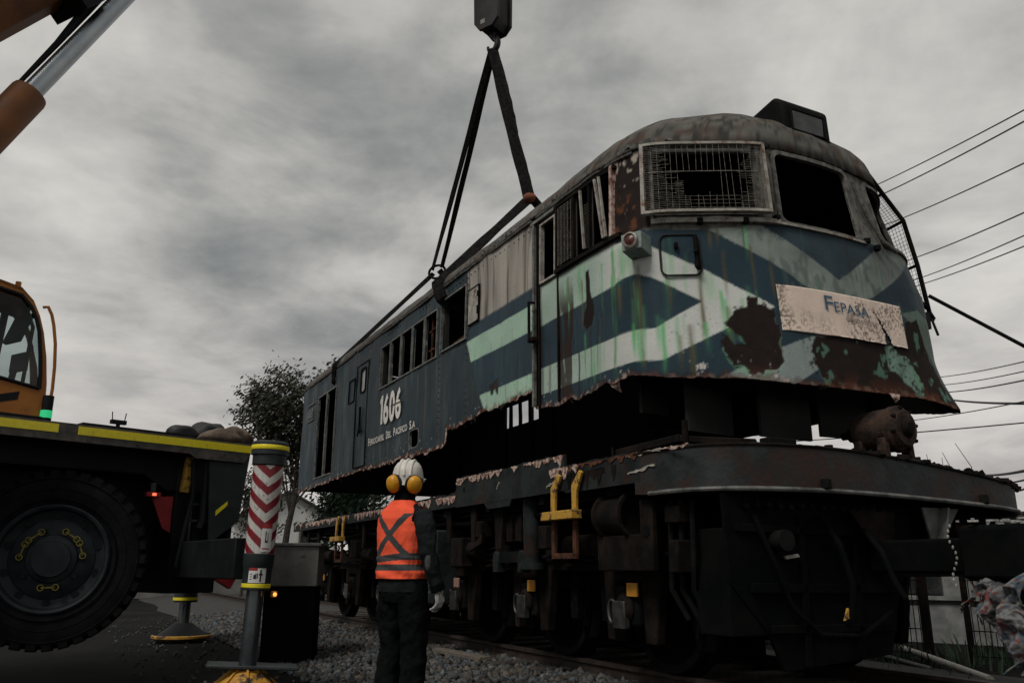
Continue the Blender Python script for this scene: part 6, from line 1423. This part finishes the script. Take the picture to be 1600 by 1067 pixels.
mb = MB(); mb.ball(tuple(N2), .10, (1, 1, .8), 14, 10); mb.build('sleeve', mat_mix('faded_orange_sleeve', (.12, .045, .025), (.28, .08, .035), 12, .85, bump=.4), kn_)
sk_ = root('shackle', LOCO, LOCO_ROT, tuple(N1), label='dark steel shackle joining the rear slings', cat='shackle')
mb = MB(); mb.tube([N1 + Vector((.16 * cos(a) * .8, .10 * cos(a), .12 * sin(a))) for a in np.linspace(0, 2 * pi, 20)], .022, 8, cap=False); mb.tube([N1 + Vector((.13, .08, -.02)), N1 + Vector((.22, .18, -.28))], .03, 8); mb.build('bow', m_black, sk_)
# tag line from the guard cage
tl = root('tag_line', org=(3.95, 7.5, 3.55), label='black tag line stretched from the nose guard towards the right', cat='rope')
MB().tube([(3.95, 7.5, 3.53), (4.615, 7.25, 2.97), (5.5, 6.92, 2.25), (7.6, 6.1, .75)], .018, 8).build('rope', m_strap, tl)

# ================================================================== OVERHEAD WIRES
WIRES = [((12.44, 28.95, 14.29), (9.84, 10.87, 8.73), .016, 'highest overhead wire at upper right'), ((12.76, 29.03, 13.99), (9.74, 10.93, 8.53), .018, 'second highest overhead wire at upper right'),
 ((13.56, 29.24, 13.22), (9.49, 11.15, 7.69), .016, 'third overhead wire from the top beside the nose'), ((14.2, 29.6, 11.88), (9.29, 11.38, 6.83), .016, 'fourth overhead wire from the top beside the nose'),
 ((14.52, 29.78, 11.2), (9.19, 11.49, 6.45), .014, 'upper of the close pair of wires beside the nose'), ((14.52, 29.84, 10.99), (9.19, 11.55, 6.24), .014, 'lower of the close pair of wires beside the nose'),
 ((15.42, 30.7, 7.81), (8.91, 12.08, 4.25), .012, 'thin wire highest of the lower bundle at right'), ((15.64, 30.77, 7.55), (8.84, 12.13, 4.08), .012, 'thin wire second of the lower bundle at right'),
 ((15.74, 30.84, 7.29), (8.81, 12.17, 3.93), .016, 'wire third of the lower bundle just above the thick cable'), ((15.8, 30.88, 7.16), (8.79, 12.32, 3.37), .028, 'thick sagging cable beside the skirt corner at right'),
 ((13.88, 31.14, 6.18), (9.39, 12.22, 3.73), .012, 'thin wire rising below the thick cable at right'), ((7.32, 31.36, 5.38), (11.44, 12.31, 3.43), .014, 'lowest long wire passing behind the motor'),
 ((17.4, 31.64, 4.34), (8.29, 12.55, 2.51), .03, 'uppermost dark cable at the lower right edge'), ((18.04, 31.71, 4.09), (8.09, 12.6, 2.35), .02, 'middle dark cable at the lower right edge'), ((18.68, 31.78, 3.82), (7.89, 12.64, 2.2), .02, 'bottom dark cable at the lower right edge')]
m_cable = mat_mix('weathered_cable', (.02, .02, .021), (.035, .035, .035), 3, .7, bump=0)
for a, b, r, lb_ in WIRES:
    a, b = Vector(a), Vector(b); d = b - a; wr = root('overhead_wire', org=tuple(b), label=lb_, cat='wire', group='overhead wires at right')
    e0, e1 = a - d * .2, b + d * .25
    MB().tube([e0.lerp(e1, k / 24) - Vector((0, 0, .25 * 4 * (k / 24) * (1 - k / 24) - .22)) for k in range(25)], r, 6).build('cable', m_cable, wr)
tw = root('bare_branch', org=(6.3, 11.4, 0), label='bare thin branches rising at the right edge behind the apron', cat='branch')
mb = MB(); rg = random.Random(3)
for k in range(5):
    p = Vector((6.35 + .1 * k, 11.3, 0)); pts = [p]
    for i in range(9): p = p + Vector((rg.uniform(-.16, .12) - .03 * k, rg.uniform(-.1, .1), rg.uniform(.22, .34))); pts.append(p)
    mb.tube(pts, [.02 * (1 - i / 11) for i in range(10)], 5)
    for i in (5, 7): q = pts[i] + Vector((rg.uniform(-.5, .5), 0, rg.uniform(.05, .3))); mb.tube([pts[i], q], [.008, .003], 4)
mb.build('twigs', m_bark, tw)

# ================================================================== WORKER
wk = root('person', (-.81, 6.42), radians(-36), label='worker in orange safety vest, white helmet and yellow earmuffs seen from behind', cat='person')
# body frame: x to the worker's right, y forward, z up
m_cloth_d = mat_mix('own_dark_work_cloth', (.0035, .0042, .0048), (.007, .0078, .0086), 9, .95, spec=.05, bump=.6, bscale=22, dist=.02)
m_jacket = mat_mix('own_dark_jacket', (.007, .0085, .0095), (.017, .019, .021), 7, .85, spec=.12, bump=.6, bscale=16, dist=.025)
def ell(mb, rings, n=28, p=2.3):
    """loft of super-elliptic rings: (cx, cy, z, rx, ry)"""
    vs = []
    for (cx_, cy_, z, rx, ry) in rings:
        for k in range(n):
            a = 2 * pi * k / n; c, s = cos(a), sin(a); vs.append((cx_ + rx * math.copysign(abs(c) ** (2 / p), c), cy_ + ry * math.copysign(abs(s) ** (2 / p), s), z))
    m_ = len(rings); fs = [(i * n + k, i * n + (k + 1) % n, (i + 1) * n + (k + 1) % n, (i + 1) * n + k) for i in range(m_ - 1) for k in range(n)]
    fs += [tuple(range(n - 1, -1, -1)), tuple((m_ - 1) * n + k for k in range(n))]; mb.add(vs, fs)
def remeshed(o, vox, it=6, fac=.5, folds=0):
    r_ = o.modifiers.new('fuse', 'REMESH'); r_.mode = 'VOXEL'; r_.voxel_size = vox; r_.use_smooth_shade = True
    s = o.modifiers.new('soft', 'SMOOTH'); s.factor = fac; s.iterations = it
    if folds:
        tx = bpy.data.textures.new('folds', 'CLOUDS'); tx.noise_scale = .085; tx.noise_depth = 2
        d = o.modifiers.new('folds', 'DISPLACE'); d.texture = tx; d.strength = folds; d.mid_level = .5; d.texture_coords = 'LOCAL'
# trousers, jacket, neck and head as one continuous body
body = MB()
for sx in (-1, 1):
    body.tube([(sx * .095, 0, .96), (sx * .105, .01, .72), (sx * .112, .025, .48), (sx * .118, .0, .25), (sx * .12, -.01, .09)], [.112, .103, .085, .084, .082], 16)
    body.ball((sx * .125, .07, .055), .058, (.85, 2.1, .9), 16, 10)
ell(body, [(0, 0, .84, .17, .12), (0, 0, .92, .192, .137), (0, -.005, 1.02, .188, .132), (0, -.01, 1.15, .185, .128), (0, -.01, 1.30, .205, .135), (0, -.01, 1.40, .212, .130), (0, -.012, 1.46, .185, .110), (0, -.01, 1.50, .12, .085), (0, 0, 1.54, .07, .07)])
body.tube([(0, 0, 1.48), (0, .01, 1.62)], [.068, .060], 14)
body.ball((0, .03, 1.665), .1, (.78, .95, 1.12), 20, 14)
body.ball((0, .118, 1.655), .022, (.7, 1, 1.2), 8, 6)                       # nose
body.ball((0, .075, 1.585), .04, (1, .9, .7), 10, 8)                          # chin
# right arm hanging, left arm bent forward
body.tube([(.185, -.01, 1.43), (.235, -.03, 1.33), (.285, -.045, 1.14), (.30, -.02, 1.05), (.315, .03, .90)], [.078, .078, .068, .062, .050], 14)
body.tube([(-.175, -.01, 1.43), (-.205, .02, 1.32), (-.215, .08, 1.14), (-.20, .13, 1.07), (-.13, .22, .99)], [.078, .076, .066, .060, .050], 14)
bo2 = body.build('body', m_jacket, wk, smooth=0); remeshed(bo2, .0105, 5, folds=.028)
# paint: trousers darker than the jacket, skin at face and neck through separate thin parts
mb = MB(); ell(mb, [(0, 0, .875, .196, .141), (0, 0, .90, .199, .143), (0, 0, .95, .197, .141), (0, -.002, 1.0, .194, .139)], 32); o = mb.build('jacket_hem', m_jacket, wk, smooth=60)
m_skin = mat_mix('skin', (.20, .11, .075), (.26, .15, .105), 8, .6, bump=.05)
mb = MB(); mb.ball((0, .036, 1.655), .1, (.775, .93, 1.05), 22, 14); mb.v = [v for v in mb.v]; fo = mb.build('face', m_skin, wk, smooth=60)
mb = MB()
for sx in (-1, 1): mb.ball((sx * .032, .122, 1.672), .012, (1.2, .6, .8), 8, 6)
mb.build('eye', m_lblack, wk); mb = MB(); mb.ball((0, .123, 1.61), .02, (1.1, .5, .35), 8, 6); mb.build('mouth', m_red, wk)
mb = MB(); mb.tube([(0, -.012, 1.525), (0, -.005, 1.60), (0, .01, 1.64)], [.082, .079, .085], 18); mb.build('collar', m_cloth_d, wk)
mb = MB(); ell(mb, [(0, .015, 1.60, .070, .080), (0, .012, 1.66, .082, .098), (0, .01, 1.70, .083, .102)], 24); mb.build('hair', m_lblack, wk, smooth=60)
# gloved hands with separate fingers
def hand(name, wr, fwd, side, down, curl, s=1.0):
    """wr: wrist; down: along the hand; fwd: towards the thumb; side: back of the hand outwards"""
    wr, fw, sd_, dn = Vector(wr), Vector(fwd).normalized(), Vector(side).normalized(), Vector(down).normalized(); mb = MB()
    def pt(a, b, c): return wr + dn * a * s + fw * b * s + sd_ * c * s
    for b, w in ((-.028, .02), (-.008, .022), (.012, .022), (.030, .02)): mb.tube([pt(-.01, b * .7, 0), pt(.045, b, .004), pt(.085, b * 1.05, .002)], [.022, w, .016], 10)
    for b, L_ in ((.033, .066), (.011, .078), (-.011, .072), (-.032, .056)):
        c = curl; mb.tube([pt(.078, b, 0), pt(.078 + L_ * .45, b * 1.1, -.006 - .02 * c), pt(.078 + L_ * .8, b * 1.1, -.016 - .05 * c), pt(.078 + L_ * .92, b * 1.05, -.03 - .075 * c)], [.0125, .0118, .011, .0085], 8)
    mb.tube([pt(.015, .028, -.004), pt(.045, .058, -.016), pt(.075, .066, -.028), pt(.098, .060, -.036)], [.016, .0145, .0128, .010], 8)
    o = mb.build(name, m_glove, wk, smooth=0); remeshed(o, .0042, 3); return o
m_glove = mat_mix('own_grey_white_glove', (.30, .295, .285), (.56, .55, .52), 16, .85, bump=.4, c3=(.05, .05, .05), s3=14, lo3=.52, hi3=.6)
hand('right_glove', (.318, .038, .885), (-.15, .95, .1), (1, .15, 0), (.02, .18, -1), .5)
hand('left_glove', (-.115, .235, .975), (.5, .8, .1), (-.9, .4, 0), (.15, .5, -.85), .6)
mb = MB(); mb.tube([(.311, .02, .935), (.318, .038, .885)], [.056, .052], 14); mb.tube([(-.142, .205, 1.0), (-.115, .235, .975)], [.054, .052], 14); mb.split('cuff', m_cloth_d, wk)
# grey elbow patch
mb = MB(); mb.ball((.312, -.075, 1.10), .05, (.55, .5, 1.6), 14, 10); mb.build('elbow_patch', mat_mix('own_grey_patch', (.05, .052, .053), (.075, .078, .08), 10, .8, bump=.3), wk, smooth=60)
# trousers shell (darker cloth over the legs)
tr_m = MB()
for sx in (-1, 1): tr_m.tube([(sx * .095, 0, .94), (sx * .105, .01, .72), (sx * .112, .025, .48), (sx * .118, .0, .25), (sx * .12, -.01, .075)], [.118, .110, .093, .093, .093], 18)
ell(tr_m, [(0, 0, .80, .165, .125), (0, 0, .87, .192, .138), (0, 0, .90, .190, .136)])
to = tr_m.build('trousers', m_cloth_d, wk, smooth=0); remeshed(to, .012, 5, folds=.035)
# boots
mb = MB()
for sx in (-1, 1): mb.ball((sx * .125, .07, .05), .062, (.9, 2.15, .85), 18, 12); mb.box((sx * .125, .06, .012), (.10, .26, .022))
mb.build('boot', m_cloth_d, wk, smooth=60)
# safety vest: open armholes, dark grey bands crossing on the back
nv_, na_ = 130, 210; zz = np.linspace(.965, 1.535, nv_); aa = np.linspace(0, 2 * pi, na_, endpoint=False)
rx = np.interp(zz, [.965, 1.02, 1.15, 1.30, 1.40, 1.46, 1.50, 1.535], [.208, .205, .203, .222, .226, .196, .135, .092]); ry = np.interp(zz, [.965, 1.02, 1.15, 1.30, 1.40, 1.46, 1.50, 1.535], [.152, .150, .147, .153, .147, .125, .102, .090])
vs = []; cv = []
DG = np.array((.045, .048, .05)); OR = np.array((.92, .108, .042))
for j, z in enumerate(zz):
    for k, a in enumerate(aa):
        c, s = cos(a), sin(a); x = rx[j] * math.copysign(abs(c) ** (2 / 2.3), c); y = -.01 + ry[j] * math.copysign(abs(s) ** (2 / 2.3), s)
        fold = (float(fbm(np.array(a * 3.0), np.array(z * 9), 5, 3)) - .5) * .026 + .006 * sin(z * 60 + x * 20) * (z < 1.12); f_ = 1 + fold / .2; vs.append((x * f_, y * f_, z))
        col_ = OR
        if y < 0:
            for sg in (-1, 1):
                d = abs((x * sg - (.15 - (1.43 - z) * .98)) / 1.40)
                if d < .024 and 1.13 < z < 1.43: col_ = DG
        else:
            if abs(abs(x) - .09) < .024: col_ = DG
        if abs(z - 1.115 - .01 * sin(x * 9)) < .024 or abs(z - 1.045) < .022: col_ = DG
        cv.append(np.clip(col_ * (.85 + .3 * float(fbm(np.array(a * 4.), np.array(z * 12), 9, 3))), 0, 1))
fs = []
for j in range(nv_ - 1):
    for k in range(na_):
        x, y, z = np.mean([vs[j * na_ + k], vs[j * na_ + (k + 1) % na_], vs[(j + 1) * na_ + k]], 0)
        if abs(x) > .10 and ((y - .0) / .105) ** 2 + ((z - 1.375) / .135) ** 2 < 1: continue
        if abs(x) > .178 and z > 1.37: continue
        if y > .04 and z > 1.38 and abs(x) < .03 + (z - 1.38) * .5: continue
        fs.append((j * na_ + k, j * na_ + (k + 1) % na_, (j + 1) * na_ + (k + 1) % na_, (j + 1) * na_ + k))
mb = MB(); mb.add(vs, fs); vo = mb.build('safety_vest', None, wk, smooth=60); vo.data.materials.clear()
set_paint(vo.data, np.concatenate([np.array(cv), np.full((len(cv), 1), .7)], -1)); vo.data.materials.append(mat_attr('vest_cloth', rough=.75, bump=.25, bscale=90, var=.08)); vo.modifiers.new('sol', 'SOLIDIFY').thickness = .006
sb = vo.modifiers.new('soft', 'SMOOTH'); sb.factor = .5; sb.iterations = 4
# helmet with ridges, tilted back as the worker looks up
hr = bpy.data.objects.new('helmet', None); COL.objects.link(hr); hr.parent = wk; hr.empty_display_size = .1
hr.location = (.0, .02, 1.69); hr.rotation_euler = (radians(16), radians(3), radians(30))
m_helm = mat_mix('own_white_helmet', (.60, .57, .52), (.72, .69, .63), 6, .4, bump=.04, c3=(.26, .24, .22), s3=9, lo3=.60, hi3=.74)
mb = MB(); n = 48; prof = [(1.06, -.01), (1.07, .0), (1.0, .008), (.99, .03), (.95, .065), (.86, .098), (.70, .125), (.48, .142), (.24, .150), (.02, .152)]; vs = []
for k_, h in prof:
    for i in range(n):
        a = 2 * pi * i / n; vs.append((.118 * k_ * cos(a), (.142 if k_ > 1 and sin(a) > 0 else .136) * k_ * sin(a), h * 1.04))
mb.add(vs, [(j * n + i, j * n + (i + 1) % n, (j + 1) * n + (i + 1) % n, (j + 1) * n + i) for j in range(len(prof) - 1) for i in range(n)])
sh_o = mb.build('shell', m_helm, None, smooth=60); sh_o.parent = hr
mb = MB()
for x in (-.045, 0, .045):
    k = sqrt(1 - (x / .125) ** 2); mb.tube([(x, .134 * k * cos(t), .030 + .130 * (1 - (x / .2) ** 2) * sin(t)) for t in np.linspace(.35, pi - .25, 16)], .011, 8)
o = mb.build('ridge', m_helm, None); o.parent = hr
mb = MB(); vs = [(.118 * 1.04 * cos(a) * k_, .14 * sin(a) + (k_ - 1) * .35, -.008 * k_) for k_ in (1, 1.12) for a in np.linspace(.5, pi - .5, 14)]; mb.add(vs, [(i, i + 1, 15 + i, 14 + i) for i in range(13)]); o = mb.build('peak', m_helm, None); o.parent = hr; o.modifiers.new('s', 'SOLIDIFY').thickness = .004
m_muff = mat_mix('own_yellow_muff', (.58, .26, .012), (.66, .31, .02), 12, .35, bump=.03, c3=(.4, .17, .01), s3=12, lo3=.6, hi3=.7)
for sx in (-1, 1):
    c = Vector((sx * .076, -.116, -.006)); ax = Vector((sx * .55, -.83, -.08)).normalized()
    mf = MB().lathe([(.001, .052), (.033, .049), (.052, .035), (.058, .012), (.058, .0), (.05, -.006)], c, ax, 28).build('ear_muff', m_muff, None, smooth=50); mf.parent = hr
    mf.data.transform(Matrix.Translation(c) @ Matrix.Diagonal((1, 1, 1.18, 1)) @ Matrix.Translation(-c))
    cu = MB().lathe([(.058, .004), (.069, .0), (.071, -.012), (.064, -.03), (.04, -.034)], c, ax, 28).build('ear_cushion', m_lblack, None); cu.parent = hr
    mb = MB(); mb.tube([c + ax * .03 + Vector((0, 0, .05)), Vector((sx * .135, -.075, .01)), Vector((sx * .118, -.02, .02))], .007, 6); o = mb.build('muff_arm', m_lblack, None); o.parent = hr
